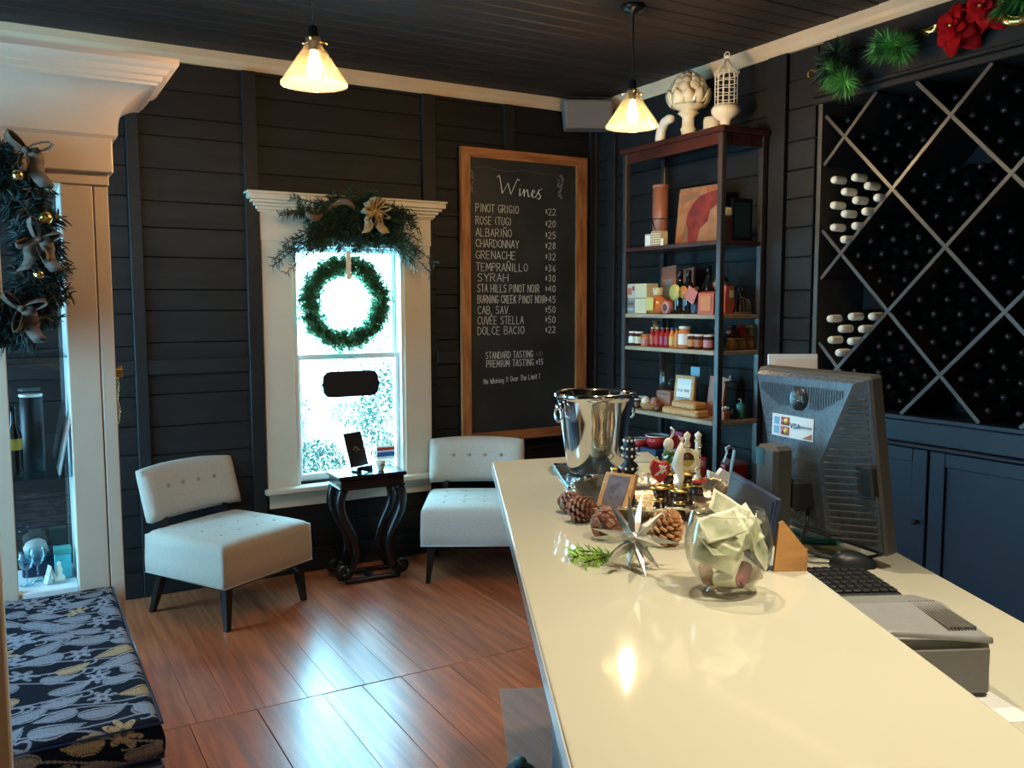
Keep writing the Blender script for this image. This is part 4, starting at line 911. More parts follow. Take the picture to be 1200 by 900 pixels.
def cap_bottle(y, z, label, group):
    t = lay_bottle(y, z-.002, label, group, 'capsule_white', x=XW+.252); t['label'] = label; t['group'] = group
for (y, z), w_ in zip(wt, wl_t): cap_bottle(y, z, 'white-capped bottle in the upper cell, '+w_, 'white-capped bottles in the rack')
for (y, z), w_ in zip(wb_, wl_b): cap_bottle(y, z, 'white-capped bottle in the cell above the monitor, '+w_, 'white-capped bottles in the rack')
rb_ = random.Random(21); nb = 0; placed = {}
cells = []
for k in range(-2, 6):
    for j in range(-2, 8):
        if (k+j) % 2: cells.append((2.98-dy*k, 2.418-dz*j))
for cy, cz in cells:
    if abs(cy-2.98) < .01 and (abs(cz-2.1335) < .01 or abs(cz-1.5645) < .01): continue
    top = cz+rb_.uniform(.10, .26)
    for a in range(4):
        for b in range(4):
            u_, v_ = (a-1.5)*.0905, (b-1.5)*.0905; y = cy+(u_-v_)*.7071; z = cz-.012+(u_+v_)*.7071
            if not (1.90 < y < 3.062 and 1.128 < z < 2.556) or z > top or nb >= 275: continue
            if rb_.random() < .06 and z > cz: continue
            red = cz < 1.2 and 2.3 < cy < 2.6
            ki, ji = round((2.98-cy)/dy), round((2.418-cz)/dz)
            lb = ('red' if red else 'dark')+'-capped wine bottle in the rack'
            b_o = lay_bottle(y, z+rb_.uniform(-.001, .001), lb, 'dark bottles in the rack', 'capsule_red' if red else 'capsule_black', x=XW+.318+rb_.uniform(-.012, .006)); nb += 1
            placed.setdefault((ki+1, ji+1, red), []).append((a+b, -y, b_o))
ORD = ['zeroth', 'first', 'second', 'third', 'fourth', 'fifth', 'sixth', 'seventh', 'eighth']
for (kc, jc, red), L_ in placed.items():
    lv = sorted({q[0] for q in L_})
    for li, l_ in enumerate(lv):
        row = sorted([q for q in L_ if q[0] == l_], key=lambda q: q[1])
        for n_, q in enumerate(row):
            where = '' if len(row) == 1 else ', '+ORD[n_+1]+' from left'
            q[2]['label'] = '%s-capped bottle, %s column, %s tier of cells, level %s from cell bottom%s' % ('red' if red else 'dark', ORD[kc+1], ORD[jc+1], ['one', 'two', 'three', 'four', 'five', 'six', 'seven'][li], where)
            q[2]['group'] = 'dark wine bottles in the diamond rack'

# base cabinet under the rack
BC = thing('base_cabinet', 'dark blue panelled cabinet under the wine rack', 'cabinet', (XW, 2.0, 0))
part('top_rail', MB().box(-.024, .002, -1.14, 1.13, .962, 1.061, bev=.004), 'cabinet_paint', BC)
part('moulding', MB().box(-.036, .002, -1.14, 1.13, .940, .958, bev=.006), 'cabinet_paint', BC)
part('toe_board', MB().box(-.010, .002, -1.14, 1.13, 0, .09), 'cabinet_paint', BC)
for ya, yb in ((.452, 1.128), (-.232, .446), (-.916, -.238)):
    dr = bpy.data.objects.new('door', None)
    d = MB(); f0, f1 = ya+.003, yb-.003
    d.box(-.020, .002, f0, f0+.075, .095, .936, bev=.003); d.box(-.020, .002, f1-.075, f1, .095, .936, bev=.003); d.box(-.0199, .002, f0+.075, f1-.075, .095, .17, bev=.003); d.box(-.0199, .002, f0+.075, f1-.075, .872, .936, bev=.003)
    dd = part('door', d, 'cabinet_paint', BC); part('door_panel', MB().box(-.006, .001, f0+.077, f1-.077, .172, .870), 'cabinet_paint', dd)
    part('knob', MB().lathe([(.006, 0), (.006, .014), (.013, .020), (.012, .028), (0, .031)], 14, axis='x', c=(-.020, f0+.035, .60)), 'black_metal', dd)

# ------------------------------------------------------------------ garland above the rack
r_ = random.Random(8)
def sprig(label, loc, cl, mt, n=3, L=.085, out=(-.75, -.5, .1), grp='pine sprigs above the wine rack'):
    t = thing('pine_sprig', label, 'sprig', loc, group=None); mb = MB(); st = MB()
    st.tube([(.0, .0, .0), (-.03, 0, .01)], .004, 5)
    for dx, dy_, dz_ in cl:
        p0 = Vector((0, 0, 0)); p1 = Vector((dx, dy_, dz_)); st.tube([p0, p1*.5+Vector((-.01, 0, .01)), p1], .003, 5)
        pt = [p1*.35, p1*.7, p1]; needles(mb, pt, 170, L, r_, w_=.0021, ahead=.45); needles(mb, [p1*.95, p1], 150, L*1.1, r_, w_=.0021, ahead=.8, spread=1)
    mb.build('needles', mt, t, kind='stuff'); st.build('twig', 'twig', t); return t
sprig('dark pine sprig rising against the crown trim, leftmost above the rack', (XW-.05, 2.955, 2.74), [(-.07, -.01, .055), (-.06, .05, .00)], 'needle_dark', L=.09)
sprig('bright green pine sprig hanging lowest over the top corner of the rack', (XW-.05, 2.90, 2.70), [(-.10, -.03, -.06), (-.08, .05, .0)], 'needle_bright', L=.085)
sprig('bright green pine sprig between the low sprig and the red flower', (XW-.05, 2.65, 2.74), [(-.10, -.01, .015), (-.07, .04, .02), (-.07, -.05, -.01)], 'needle_bright', L=.085)
sprig('green pine sprig at the top right corner, behind the gold ribbon', (XW-.05, 2.07, 2.78), [(-.09, -.01, .02), (-.07, .05, .01)], 'needle_bright', L=.08)
def poinsettia(label, loc, s, rnd):
    t = thing('silk_flower', label, 'flower', loc)
    for ring, (n, L, el) in enumerate(((6, 1.0, .15), (6, .80, .50), (5, .55, .9), (4, .34, 1.2))):
        for k in range(n):
            a = k/n*2*pi+ring*.5+rnd.uniform(-.15, .15); l = L*s; e = el+rnd.uniform(-.1, .1); vs = []; F = []
            for i in range(6):
                f = i/5; wd = l*.36*sin(pi*min(1, f*.86+.10))**.7; rr_ = l*f; cu = e-.5*f
                for q in (-1, -.35, .35, 1):
                    y = cos(a)*rr_*cos(cu)-sin(a)*wd*q; z = sin(a)*rr_*cos(cu)+cos(a)*wd*q; x = -rr_*sin(cu)-.05*l*abs(q)-.012*ring+rnd.uniform(-.004, .004)*(abs(q) > .5)
                    vs.append((x, y, z))
            for i in range(5):
                for q in range(3): b = i*4+q; F.append((b, b+1, b+5, b+4))
            o = MB().add(vs, F, 0, True).build('petal', 'petal_red', t); md = o.modifiers.new('s', 'SOLIDIFY'); md.thickness = .0014
    part('heart', MB().ball((-.045*s/.1, 0, 0), .010, 8, 6), 'gold', t)
poinsettia('red silk flower on the ledge above the rack, nearer the pine sprigs', (XW-.09, 2.345, 2.758), .125, r_)
poinsettia('red silk flower on the ledge above the rack, nearer the gold ribbon', (XW-.10, 2.215, 2.800), .115, r_)
def ribbon(label, loc, pts, wd, mt='gold', name='gold_ribbon'):
    t = thing(name, label, 'ribbon', loc); vs = []; F = []
    n = 40; P = [Vector(p) for p in pts]
    def cr(f):
        k = f*(len(P)-1); i = min(int(k), len(P)-2); u_ = k-i; p0, p1, p2, p3 = P[max(i-1, 0)], P[i], P[i+1], P[min(i+2, len(P)-1)]
        return .5*((2*p1)+(p2-p0)*u_+(2*p0-5*p1+4*p2-p3)*u_*u_+(3*p1-p0-3*p2+p3)*u_**3)
    for i in range(n+1):
        f = i/n; p = cr(f); d = (cr(min(1, f+.01))-cr(max(0, f-.01))).normalized(); s_ = d.cross(Vector((cos(f*5), .3, sin(f*5)))).normalized()*wd*.5; vs += [p-s_, p+s_]
        if i: F.append((2*i-2, 2*i-1, 2*i+1, 2*i))
    o = MB().add(vs, F, 0, True).build('band', mt, t); md = o.modifiers.new('s', 'SOLIDIFY'); md.thickness = .0012
    part('wire_edge', MB().tube(vs[::2], .0016, 4), 'brass', t)
ribbon('looped gold ribbon at the top right corner above the rack', (XW-.09, 2.14, 2.78), [(0, .06, -.02), (-.03, .03, .04), (-.04, -.02, .05), (-.03, 0, -.01), (-.04, -.02, -.06), (-.03, -.08, -.075), (-.02, -.13, -.01), (-.02, -.16, .05)], .035)
ribbon('short gold ribbon between the pine sprigs and the first red flower', (XW-.08, 2.47, 2.775), [(0, .04, -.005), (-.02, .02, .012), (-.02, -.01, .0), (-.03, -.05, .012)], .028)
ribbon('small gold curl of ribbon at the left end of the pine sprigs', (XW-.06, 3.135, 2.74), [(0, -.03, .01), (-.03, 0, .015), (-.03, .01, -.01), (-.01, 0, -.02)], .02)

# ------------------------------------------------------------------ open shelf unit
SX0, SX1, SY0, SY1 = 3.235, 3.560, 3.44, 4.285
SU = thing('shelf_unit', 'tall open mahogany shelf unit against the right wall, filled with gifts and jars', 'shelf unit', (3.40, 3.86, 0))
SO = (3.40, 3.86)
def sbox(x0, x1, y0, y1, z0, z1, b=.003): return MB().box(x0-SO[0], x1-SO[0], y0-SO[1], y1-SO[1], z0, z1, bev=b)
for x0 in (SX0, SX1-.034):
    for y0 in (SY0, SY1-.034): part('post', sbox(x0, x0+.034, y0, y0+.034, 0, 2.490), 'shelf_post', SU)
part('top', sbox(SX0-.015, SX1+.002, SY0-.02, SY1+.02, 2.4905, 2.520, .006), 'dark_mahogany', SU)
part('top_rail', sbox(SX0+.004, SX0+.024, SY0+.034, SY1-.034, 2.43, 2.490), 'dark_mahogany', SU)
part('top_rail', sbox(SX0+.034, SX1-.034, SY0+.006, SY0+.026, 2.43, 2.490), 'dark_mahogany', SU)
SH = {'a': 1.935, 'b': 1.545, 'c': 1.352, 'd': .974, 'e': .62, 'f': .20}
for k, z in SH.items():
    mt = 'dark_mahogany' if k in 'a' else 'shelf_wood'
    s_ = sbox(SX0+.001, SX1-.001, SY0+.035, SY1-.035, z-.024, z); s_.box(SX0+.035-SO[0], SX1-.035-SO[0], SY0+.002-SO[1], SY1-.002-SO[1], z-.0239, z-.0001, bev=.002)
    part('shelf', s_, mt, SU)

def lathe_item(name, label, cat, loc, parts, group=None, rot=None):
    t = thing(name, label, cat, loc, group=group, rot=rot)
    for pn, prof, mt in parts: part(pn, MB().lathe(prof, 18, close=(pn in ('label', 'band'))), mt, t)
    return t
def jar(label, x, y, k, r, h, body, lid, lab, group=None, name='jar', z=None):
    z = SH[k] if z is None else z
    return lathe_item(name, label, 'jar', (x, y, z), [('glass_body', [(r*.9, 0), (r, r*.12), (r, h*.78), (r*.86, h*.86), (r*.84, h*.88)], body), ('label', [(r*1.02, h*.18), (r*1.02, h*.66)], lab), ('lid', [(r*.90, h*.885), (r*.92, h*.89), (r*.92, h), (r*.86, h+.001)], lid)], group)
def bottle(label, x, y, k, r, h, body, cap, lab, neck=.3, name='bottle', sh=.62):
    return lathe_item(name, label, 'bottle', (x, y, SH[k]), [('body', [(r*.9, 0), (r, r*.15), (r, h*sh), (r*neck*1.1, h*(sh+.14)), (r*neck, h*.90)], body), ('label', [(r*1.03, h*.14), (r*1.03, h*(sh-.1))], lab), ('cap', [(r*neck*1.25, h*.895), (r*neck*1.25, h), (r*neck, h+.001)], cap)])
def block(name, label, cat, x, y, z, dx, dy_, h, mt, rz=0, extra=None, lean=0, group=None):
    t = thing(name, label, cat, (x, y, z), group=group, rot=(0, radians(lean), rz))
    part('body', MB().box(-dx/2, dx/2, -dy_/2, dy_/2, 0, h, bev=min(.003, dx*.2)), mt, t)
    for e in extra or []:
        x0, x1, y0, y1, z0, z1, m_ = e[:7]; part(e[7] if len(e) > 7 else 'print', MB().box(x0, x1, y0, y1, z0, z1), m_, t)
    return t
# -- on top of the unit
t = thing('ceramic_artichoke', 'large cream ceramic artichoke on a pedestal on top of the shelf unit', 'ornament', (3.40, 3.895, 2.520))
part('pedestal', MB().lathe([(.080, 0), (.082, .010), (.060, .022), (.042, .034), (.038, .050), (.046, .070), (.036, .084), (.034, .135), (.050, .150), (.062, .158), (.050, .166), (.06, .19)], 28), 'ceramic_cream', t)
part('globe', MB().lathe([(.04, .17), (.085, .19), (.112, .235), (.108, .285), (.080, .34), (.04, .375), (0, .39)], 24), 'ceramic_cream', t)
for ring, (r, z, n, s_, el) in enumerate(((.098, .195, 11, .092, .30), (.112, .225, 11, .085, .95), (.112, .262, 10, .078, 1.25), (.098, .298, 9, .070, 1.5), (.074, .330, 8, .062, 1.75), (.042, .358, 6, .050, 1.9))):
    for k in range(n):
        a = (k+.5*(ring % 2))/n*2*pi; vs = []; F = []
        for i in range(6):
            f = i/5; wd = s_*.52*(1-f**2.2)**.75*(.85+.3*f); e = (1.25+.18*ring*.5+f*.55) if ring else .75+f*.5; rr_ = r+s_*f*cos(e)+.004; zz = z+s_*f*sin(e)
            for q in (-1, 0, 1): vs.append((cos(a)*(rr_-.012*abs(q))-sin(a)*wd*q, sin(a)*(rr_-.012*abs(q))+cos(a)*wd*q, zz))
        for i in range(5):
            for q in range(2): b = i*3+q; F.append((b, b+1, b+4, b+3))
        o = MB().add(vs, F, 0, True).build('petal', 'ceramic_cream', t); md = o.modifiers.new('s', 'SOLIDIFY'); md.thickness = .006
t = thing('birdcage', 'small white wire birdcage on a turned stand on top of the shelf unit', 'birdcage', (3.405, 3.60, 2.520))
part('stand', MB().lathe([(.040, 0), (.040, .012), (.028, .022), (.024, .040), (.030, .055), (.030, .066), (.058, .084), (.076, .105), (.079, .122), (.070, .138), (.062, .143)], 28), 'ceramic_white', t)
wires = MB(); R = .060
for k in range(12):
    a = k/12*2*pi; wires.tube([(R*cos(a), R*sin(a), .14), (R*cos(a), R*sin(a), .305), (R*.98*cos(a), R*.98*sin(a), .315), (R*.72*cos(a), R*.72*sin(a), .338), (R*.36*cos(a), R*.36*sin(a), .362), (R*.14*cos(a), R*.14*sin(a), .39)], .0026, 5)
part('bars', wires, 'ceramic_white', t)
hp = MB()
for z in (.148, .188, .228, .268, .305): hp.tube([(R*cos(a), R*sin(a), z) for a in [i*pi/10 for i in range(20)]], .0025, 5, closed=True)
for k in range(12): a = k/12*2*pi; hp.tube([(R*cos(a)+.010*cos(b)*cos(a), R*sin(a)+.010*cos(b)*sin(a), .318+.010*sin(b)) for b in [i*pi/4 for i in range(8)]], .0018, 4, closed=True)
part('hoops', hp, 'ceramic_white', t)
part('finial', MB().ball((0, 0, .400), .012, 12, 8).tube([(0, .020*cos(a), .408+.018*sin(a)) for a in [i*pi/8 for i in range(16)]], .0028, 5, closed=True), 'ceramic_white', t)
t = thing('ceramic_elephant_trunk', 'curved white ceramic handle piece behind the artichoke on the shelf unit', 'ornament', (3.36, 4.035, 2.520))
t.name = 'ceramic_arch'
part('arch', MB().tube([(0, .055, 0), (0, .058, .05), (0, .045, .10), (0, .015, .135), (0, -.025, .145), (0, -.05, .14)], .026, 12, rad=[.030, .030, .029, .028, .026, .020]), 'ceramic_white', t)
part('foot', MB().box(-.035, .035, .02, .09, 0, .008, bev=.003), 'ceramic_white', t)
t = thing('ceramic_pot', 'small pale green ceramic pot just right of the artichoke pedestal', 'pot', (3.47, 3.775, 2.520)); part('body', MB().lathe([(.035, 0), (.048, .01), (.050, .10), (.046, .12), (.042, .12), (.044, .02)], 24), 'ceramic_cream', t); part('foot_ring', MB().lathe([(.036, 0), (.040, .004), (.036, .010)], 20), 'ceramic_white', t)
# -- shelf a
t = lathe_item('gift_tube', 'tall kraft cardboard bottle tube tied with cord on the uppermost shelf', 'tube', (3.40, 4.130, SH['a']), [('tube', [(.047, 0), (.047, .350)], 'terracotta'), ('lid', [(.0485, .3505), (.0485, .37), (.044, .372)], 'terracotta')])
part('cord', MB().tube([(.049*cos(a), .049*sin(a), .17) for a in [i*pi/10 for i in range(20)]], .0028, 5, closed=True).tube([(-.049, .02, .17), (-.05, .0, .13), (-.051, -.02, .105)], .0026, 5).tube([(-.049, .02, .17), (-.05, .03, .14), (-.051, .02, .11)], .0026, 5), 'soot_black', t)
t = thing('painted_panel', 'orange canvas painted with a big red plume shape leaning on the uppermost shelf', 'painting', (3.40, 3.805, SH['a']), rot=(0, radians(6), radians(4)))
part('canvas', MB().box(-.008, .008, -.170, .165, .002, .330, bev=.002), 'paint_tan', t)
pl_ = lambda pts, mt, nm, d=0: part(nm, MB().prism(pts, -.0105-d, -.008, 'yz'), mt, t)
uv = lambda L_: [(.165-.33*u_, .33*(1-v_)) for u_, v_ in L_]
pl_(uv([(0, .06), (.5, .03), (.95, .02), (.9, .22), (.45, .34), (.22, .6), (.12, .98), (0, .99)]), 'paint_rust', 'ground_colour')
pl_(uv([(.52, .14), (.97, .10), (.97, .32), (.76, .42), (.72, .62), (.56, .72), (.48, .985), (.30, .985), (.29, .74), (.22, .60), (.25, .44), (.36, .28)]), 'paint_red', 'plume', .001)
pl_(uv([(.05, .12), (.60, .08), (.66, .13), (.20, .24), (.06, .3)]), 'paint_tan', 'streak', .002)
t = thing('bell_cluster', 'heap of small cream patterned boxes in front of the painted panel', 'ornament', (3.285, 4.01, SH['a'])); t.name = 'patterned_box'
part('body', MB().box(-.03, .03, -.055, .03, 0, .085, bev=.004), 'cream', t)
dots = MB()
for a in range(7):
    for b in range(6): dots.ball((-.0305, -.05+a*.0125, .008+b*.0138), .0035, 6, 4)
part('dots', dots, 'brown', t, kind='stuff')
t['label'] = 'small cream box with a dotted pattern in front of the painted panel'; t['category'] = 'box'
block('patterned_box', 'speckled round-cornered box beside the dotted cream box', 'box', 3.29, 4.085, SH['a'], .05, .045, .075, 'palegrey', .3, [(-.0262, -.025, -.018, .018, .01, .065, 'white', 'front_print')])
t = block('paper_tag', 'small cream tag leaning in front of the dotted cream box', 'tag', 3.262, 3.965, SH['a'], .004, .055, .040, 'paper', .2, [(-.0026, -.002, -.02, .02, .008, .030, 'white')])
block('picture_frame', 'dark picture frame leaning at the near end of the uppermost shelf', 'picture frame', 3.44, 3.500, SH['a'], .15, .012, .23, 'black_wood', 0, [(-.055, .055, -.0075, -.006, .025, .205, 'tealdark', 'picture')], 0)
t = thing('cork_block', 'pale yellow carved block on a small stand at the near end of the uppermost shelf', 'ornament', (3.345, 3.515, SH['a'])); part('stand', MB().box(-.03, .035, -.018, .018, 0, .13, bev=.003), 'dark_mahogany', t); part('block', MB().box(-.028, .034, -.017, .017, .1305, .178, bev=.008), 'cream', t)
# -- shelf b
b_ = SH['b']
block('soap_box', 'small box printed with fruit, upper of the two stacked on the third shelf', 'box', 3.300, 4.165, b_+.0925, .09, .185, .085, 'cream', 0, [(-.0462, -.045, .015, .088, .008, .075, 'palegrey', 'front_print'), (-.0472, -.0462, .045, .08, .02, .06, 'rust', 'fruit'), (-.0472, -.0462, .018, .040, .045, .07, 'red', 'seal')])
block('soap_box', 'grey striped box, lower of the two stacked on the third shelf', 'box', 3.300, 4.165, b_, .09, .185, .090, 'cream', 0, [(-.0462, -.045, .015, .088, .004, .086, 'grey', 'front_print'), (-.0472, -.0462, .025, .08, .05, .065, 'brown', 'stripe'), (-.0472, -.0462, .025, .08, .02, .032, 'palegrey', 'stripe')])
for y, h, lb, w_ in ((4.055, .285, 'larger rosewood plaque with a grey plate leaning on the third shelf', .13), (3.935, .270, 'smaller rosewood plaque leaning behind the bottles on the third shelf', .09)):
    t = thing('plaque', lb, 'plaque', (3.40 if y > 4 else 3.45, y, b_), rot=(radians(-6), radians(8), 0)); part('board', MB().box(-.008, .008, -w_/2, w_/2, .006, h, bev=.003), 'terracotta', t); part('plate', MB().box(-.0095, -.008, -w_*.3, w_*.3, h*.35, h*.72), 'grey', t)
t = thing('syrup_bottle', 'squat round amber bottle with a yellow label on the third shelf', 'bottle', (3.300, 4.020, b_))
part('body', MB().lathe([(.045, 0), (.060, .016), (.066, .045), (.060, .075), (.035, .098), (.024, .106)], 24), 'jam_orange', t); part('cap', MB().lathe([(.030, .107), (.031, .112), (.031, .150), (.027, .152)], 20), 'cream', t); part('label', MB().box(-.0705, -.064, -.042, .022, .020, .095, bev=.002), 'yellow', t)
t = thing('trinket', 'small round pink tin beside the amber bottle', 'tin', (3.288, 3.925, b_+.037), rot=(0, radians(-90), 0)); t.name = 'round_tin'; part('body', MB().lathe([(.036, -.014), (.037, -.010), (.037, .014), (.034, .016)], 22), 'pink', t); part('lid_print', MB().lathe([(.020, .0162), (.020, .0175)], 16), 'brown', t)
def liqueur(y, lb, disc, dm, x=3.33, r=.037, h=.245):
    t = thing('liqueur_bottle', lb, 'bottle', (x, y, b_)); part('body', MB().lathe([(r*.9, 0), (r, .006), (r, h*.60), (r*.42, h*.76), (r*.38, h*.93)], 20), 'bottle_glass', t); part('capsule', MB().lathe([(r*.45, h*.80), (r*.45, h), (r*.40, h+.001)], 16), 'capsule_black', t)
    if disc: part('round_label', MB().lathe([(disc, -.0015), (disc, .0015)], 20, axis='x', c=(-r-.0018, 0, h*.50)), dm, t)
    return t
liqueur(3.862, 'dark bottle with a round lemon-yellow label on the third shelf', .046, 'lemon')
liqueur(3.790, 'dark bottle with a round orange label, right of the lemon-labelled one', .036, 'orange')
liqueur(3.725, 'dark unlabelled bottle standing behind the red gift tag', 0, 'red', x=3.42, h=.27)
t = thing('gift_bottle', 'short dark bottle wearing a tilted tomato-red square tag', 'bottle', (3.31, 3.700, b_)); part('body', MB().lathe([(.030, 0), (.032, .005), (.032, .075), (.018, .10), (.018, .12)], 18), 'navy', t)
tg = MB(); tg.T = Matrix.Translation((-.040, .0, .105)) @ Matrix.Rotation(radians(28), 4, 'X'); tg.box(-.0015, .0015, -.040, .040, -.040, .040); part('tag', tg, 'tomato', t); part('stopper', MB().ball((0, 0, .135), .018, 10, 8), 'brown', t)
t = thing('gift_bag', 'tomato-red folded gift bag beside the front post on the third shelf', 'bag', (3.30, 3.600, b_)); part('bag', MB().prism([(-.028, 0), (.028, 0), (.022, .125), (-.020, .115)], -.045, .045), 'tomato', t); part('fold', MB().prism([(-.030, .02), (-.0285, .02), (-.024, .10), (-.027, .10)], -.03, .03), 'orange', t); t.rotation_euler = (0, 0, .4)
t = thing('carved_figure', 'small round-headed brown wooden figure at the back of the third shelf', 'figurine', (3.44, 3.655, b_)); part('body', MB().lathe([(.03, 0), (.034, .02), (.030, .09), (.018, .12), (.020, .13)], 18), 'brown', t); part('head', MB().ball((0, 0, .165), .042, 16, 10), 'terracotta', t); part('hat', MB().lathe([(.046, .182), (.040, .195), (.022, .212), (0, .216)], 16), 'soot_black', t)
t = thing('gift_bag', 'crumpled tomato-red paper bag at the near end of the third shelf', 'bag', (3.375, 3.520, b_)); part('bag', MB().prism([(-.035, 0), (.015, 0), (.035, .05), (.020, .10), (.028, .15), (-.030, .155), (-.038, .08)], -.014, .014), 'tomato', t); part('cream_patch', MB().box(-.005, .024, -.0155, -.0142, .09, .13), 'cream', t)
t = thing('cake_dome', 'small wire-sided glass dome with a ring handle on the third shelf', 'cloche', (3.475, 3.535, b_)); part('base', MB().lathe([(.066, 0), (.068, .006), (.064, .012)], 24), 'kraft', t)
wr_ = MB()
for k in range(16): a = k/16*2*pi; wr_.tube([(.058*cos(a), .058*sin(a), .012), (.058*cos(a), .058*sin(a), .05), (.045*cos(a), .045*sin(a), .078), (.010*cos(a), .010*sin(a), .095)], .0018, 5)
wr_.tube([(0, .0, .095), (0, .0, .125)], .0025, 5); wr_.tube([(.014*cos(a), 0, .138+.014*sin(a)) for a in [i*pi/8 for i in range(16)]], .0022, 5, closed=True)
part('wires', wr_, 'steel', t)
# -- shelf c : sauces and preserves, left to right
c_ = SH['c']
jar('small jar with a white oval label, leftmost on the preserves shelf', 3.285, 4.235, 'c', .026, .085, 'jam_dark', 'white', 'white')
jar('small jar with a cream picture label, second from the left on the preserves shelf', 3.285, 4.172, 'c', .028, .084, 'jam_dark', 'white', 'cream')
bottle('tall honey-coloured bottle at the back left of the preserves shelf', 3.36, 4.105, 'c', .034, .150, 'honey', 'brown', 'lemon', neck=.55)
jar('short jar with a rust label in front of the tall honey bottle', 3.278, 4.105, 'c', .027, .070, 'jam_orange', 'kraft', 'pink')
for y, cm, tm, lb in ((4.045, 'tomato', 'palegrey', 'left of the two red-orange sauce bottles'), (4.000, 'red', 'palegrey', 'right of the two red-orange sauce bottles'), (3.955, 'magenta', 'grey', 'left of the two magenta sauce bottles'), (3.912, 'magenta', 'rust', 'right of the two magenta sauce bottles'), (3.870, 'yellow', 'blue', 'left of the two yellow sauce bottles'), (3.830, 'orange', 'brown', 'right of the two yellow sauce bottles')):
    bottle('small slim bottle, '+lb, 3.285, y, 'c', .019, .115, 'jam_orange' if cm in ('yellow', 'orange') else 'jam_red', tm, cm, neck=.45, name='sauce_bottle', sh=.66)
jar('largest jar, with a white square label and pale lid, middle of the preserves shelf', 3.295, 3.775, 'c', .036, .125, 'jam_orange', 'white', 'white')
for y, lab, lb in ((3.702, 'orange', 'dark jam jar with an orange label, right of the largest jar'), (3.645, 'rust', 'dark jam jar with a rust label, middle of the three beside the front post'), (3.572, 'pink', 'dark jam jar with a pink-red label, nearest the front post')):
    jar(lb, 3.285, y, 'c', .027, .082, 'jam_dark', 'white', lab)
jar('dark jam jar behind the rust-labelled one', 3.345, 3.612, 'c', .026, .082, 'jam_red', 'white', 'magenta')
t = jar('narrow jar topped with a twine bow, tucked against the front post', 3.300, 3.505, 'c', .022, .080, 'jam_dark', 'brown', 'palegrey'); part('bow', MB().tube([(-.01, .0, .095), (-.012, .02, .12), (-.01, .005, .10), (-.012, -.02, .115), (-.01, 0, .095)], .004, 5), 'cream', t)
rowc = [(3.395, 0, 'jam_gold', 'gold', 'lower gold round jar nearest the post, on the side of the preserves shelf'), (3.462, 0, 'jam_gold', 'gold', 'lower gold round jar in the middle of the side row'), (3.530, 0, 'jam_orange', 'rust', 'lower orange round jar farthest right in the side row'),
        (3.392, 1, 'jam_dark', 'black', 'upper dark round jar stacked nearest the post'), (3.462, 1, 'jam_red', 'red', 'upper red round jar stacked in the middle'), (3.530, 1, 'olive', 'cream', 'upper olive round jar stacked farthest right')]
for x, lv, m1, m2, lb in rowc:
    z = c_+lv*.068
    t = thing('preserve_jar', lb, 'jar', (x, 3.508, z)); part('glass_body', MB().lathe([(.022, 0), (.031, .010), (.033, .028), (.029, .046), (.024, .052)], 20), m1, t); part('lid', MB().lathe([(.026, .0525), (.026, .066), (.023, .067)], 18), m2, t)
# -- shelf d
d_ = SH['d']
t = thing('glass_vase', 'tall clear cylinder vase at the back of the fourth shelf', 'vase', (3.43, 4.09, d_)); part('body', MB().lathe([(.052, 0), (.052, .335), (.049, .335), (.049, .01)], 28), 'clear_glass', t); part('base', MB().lathe([(.0525, 0.0), (.0525, .012)], 24, close=True), 'palegrey', t)
t = thing('glass_vase', 'second clear cylinder vase behind the framed sign on the fourth shelf', 'vase', (3.46, 3.92, d_)); part('body', MB().lathe([(.050, 0), (.050, .335), (.047, .335), (.047, .01)], 28), 'clear_glass', t); part('base', MB().lathe([(.0505, 0), (.0505, .012)], 24, close=True), 'palegrey', t)
t = thing('wicker_basket', 'small wicker bowl holding pale eggs on the fourth shelf', 'basket', (3.300, 4.065, d_)); part('bowl', MB().lathe([(.035, 0), (.055, .008), (.066, .035), (.062, .036), (.050, .010)], 24), 'kraft', t)
part('weave', MB().tube([(.063*cos(a), .063*sin(a), .026) for a in [i*pi/10 for i in range(20)]], .005, 5, closed=True).tube([(.066*cos(a), .066*sin(a), .037) for a in [i*pi/10 for i in range(20)]], .005, 5, closed=True), 'orange_wood', t)
for (x, y, mt, lb, r) in ((3.285, 4.105, 'ceramic_white', 'white egg at the left of the wicker bowl', .027), (3.30, 4.045, 'pink', 'peach egg at the right of the wicker bowl', .023), (3.33, 4.08, 'cork', 'tan egg at the back of the wicker bowl', .024)):
    t = thing('egg', lb, 'egg', (x, y, d_+.012)); part('shell', MB().ball((0, 0, r*1.25), r, 14, 10, sc=(1, 1, 1.25)), mt, t)
    t['label'] = lb
jar('tiny jar with a white lid left of the wicker bowl', 3.285, 4.185, 'd', .020, .055, 'jam_dark', 'white', 'brown'); jar('tiny clear-lidded jar behind the leftmost tiny jar', 3.335, 4.205, 'd', .022, .068, 'olive', 'palegrey', 'brown')
block('gift_box', 'salmon-pink box behind the wicker bowl on the fourth shelf', 'box', 3.37, 4.010, d_, .06, .125, .115, 'terracotta', 0, [(-.0312, -.030, -.05, .05, .09, .105, 'brown', 'band')])
t = thing('pine_cone', 'small dark cone in front of the wicker bowl', 'cone', (3.272, 3.975, d_)); part('scales', MB().lathe([(.008, 0), (.020, .006), (.024, .018), (.018, .032), (.006, .042), (0, .044)], 10), 'brown', t); part('stem', MB().tube([(0, 0, .042), (0, .004, .052)], .002, 5), 'twig', t)
t = block('framed_sign', 'orange wood framed white sign with black lettering on the fourth shelf', 'sign', 3.345, 3.835, d_+.044, .018, .165, .175, 'orange_wood', 0, [(-.0105, -.009, -.060, .060, .018, .155, 'white', 'sign_face')], 6)
chk = [('YES', .030, .068), ('NO', -.030, .068), ('TRY', .026, .030), ('ME', -.028, .030)]
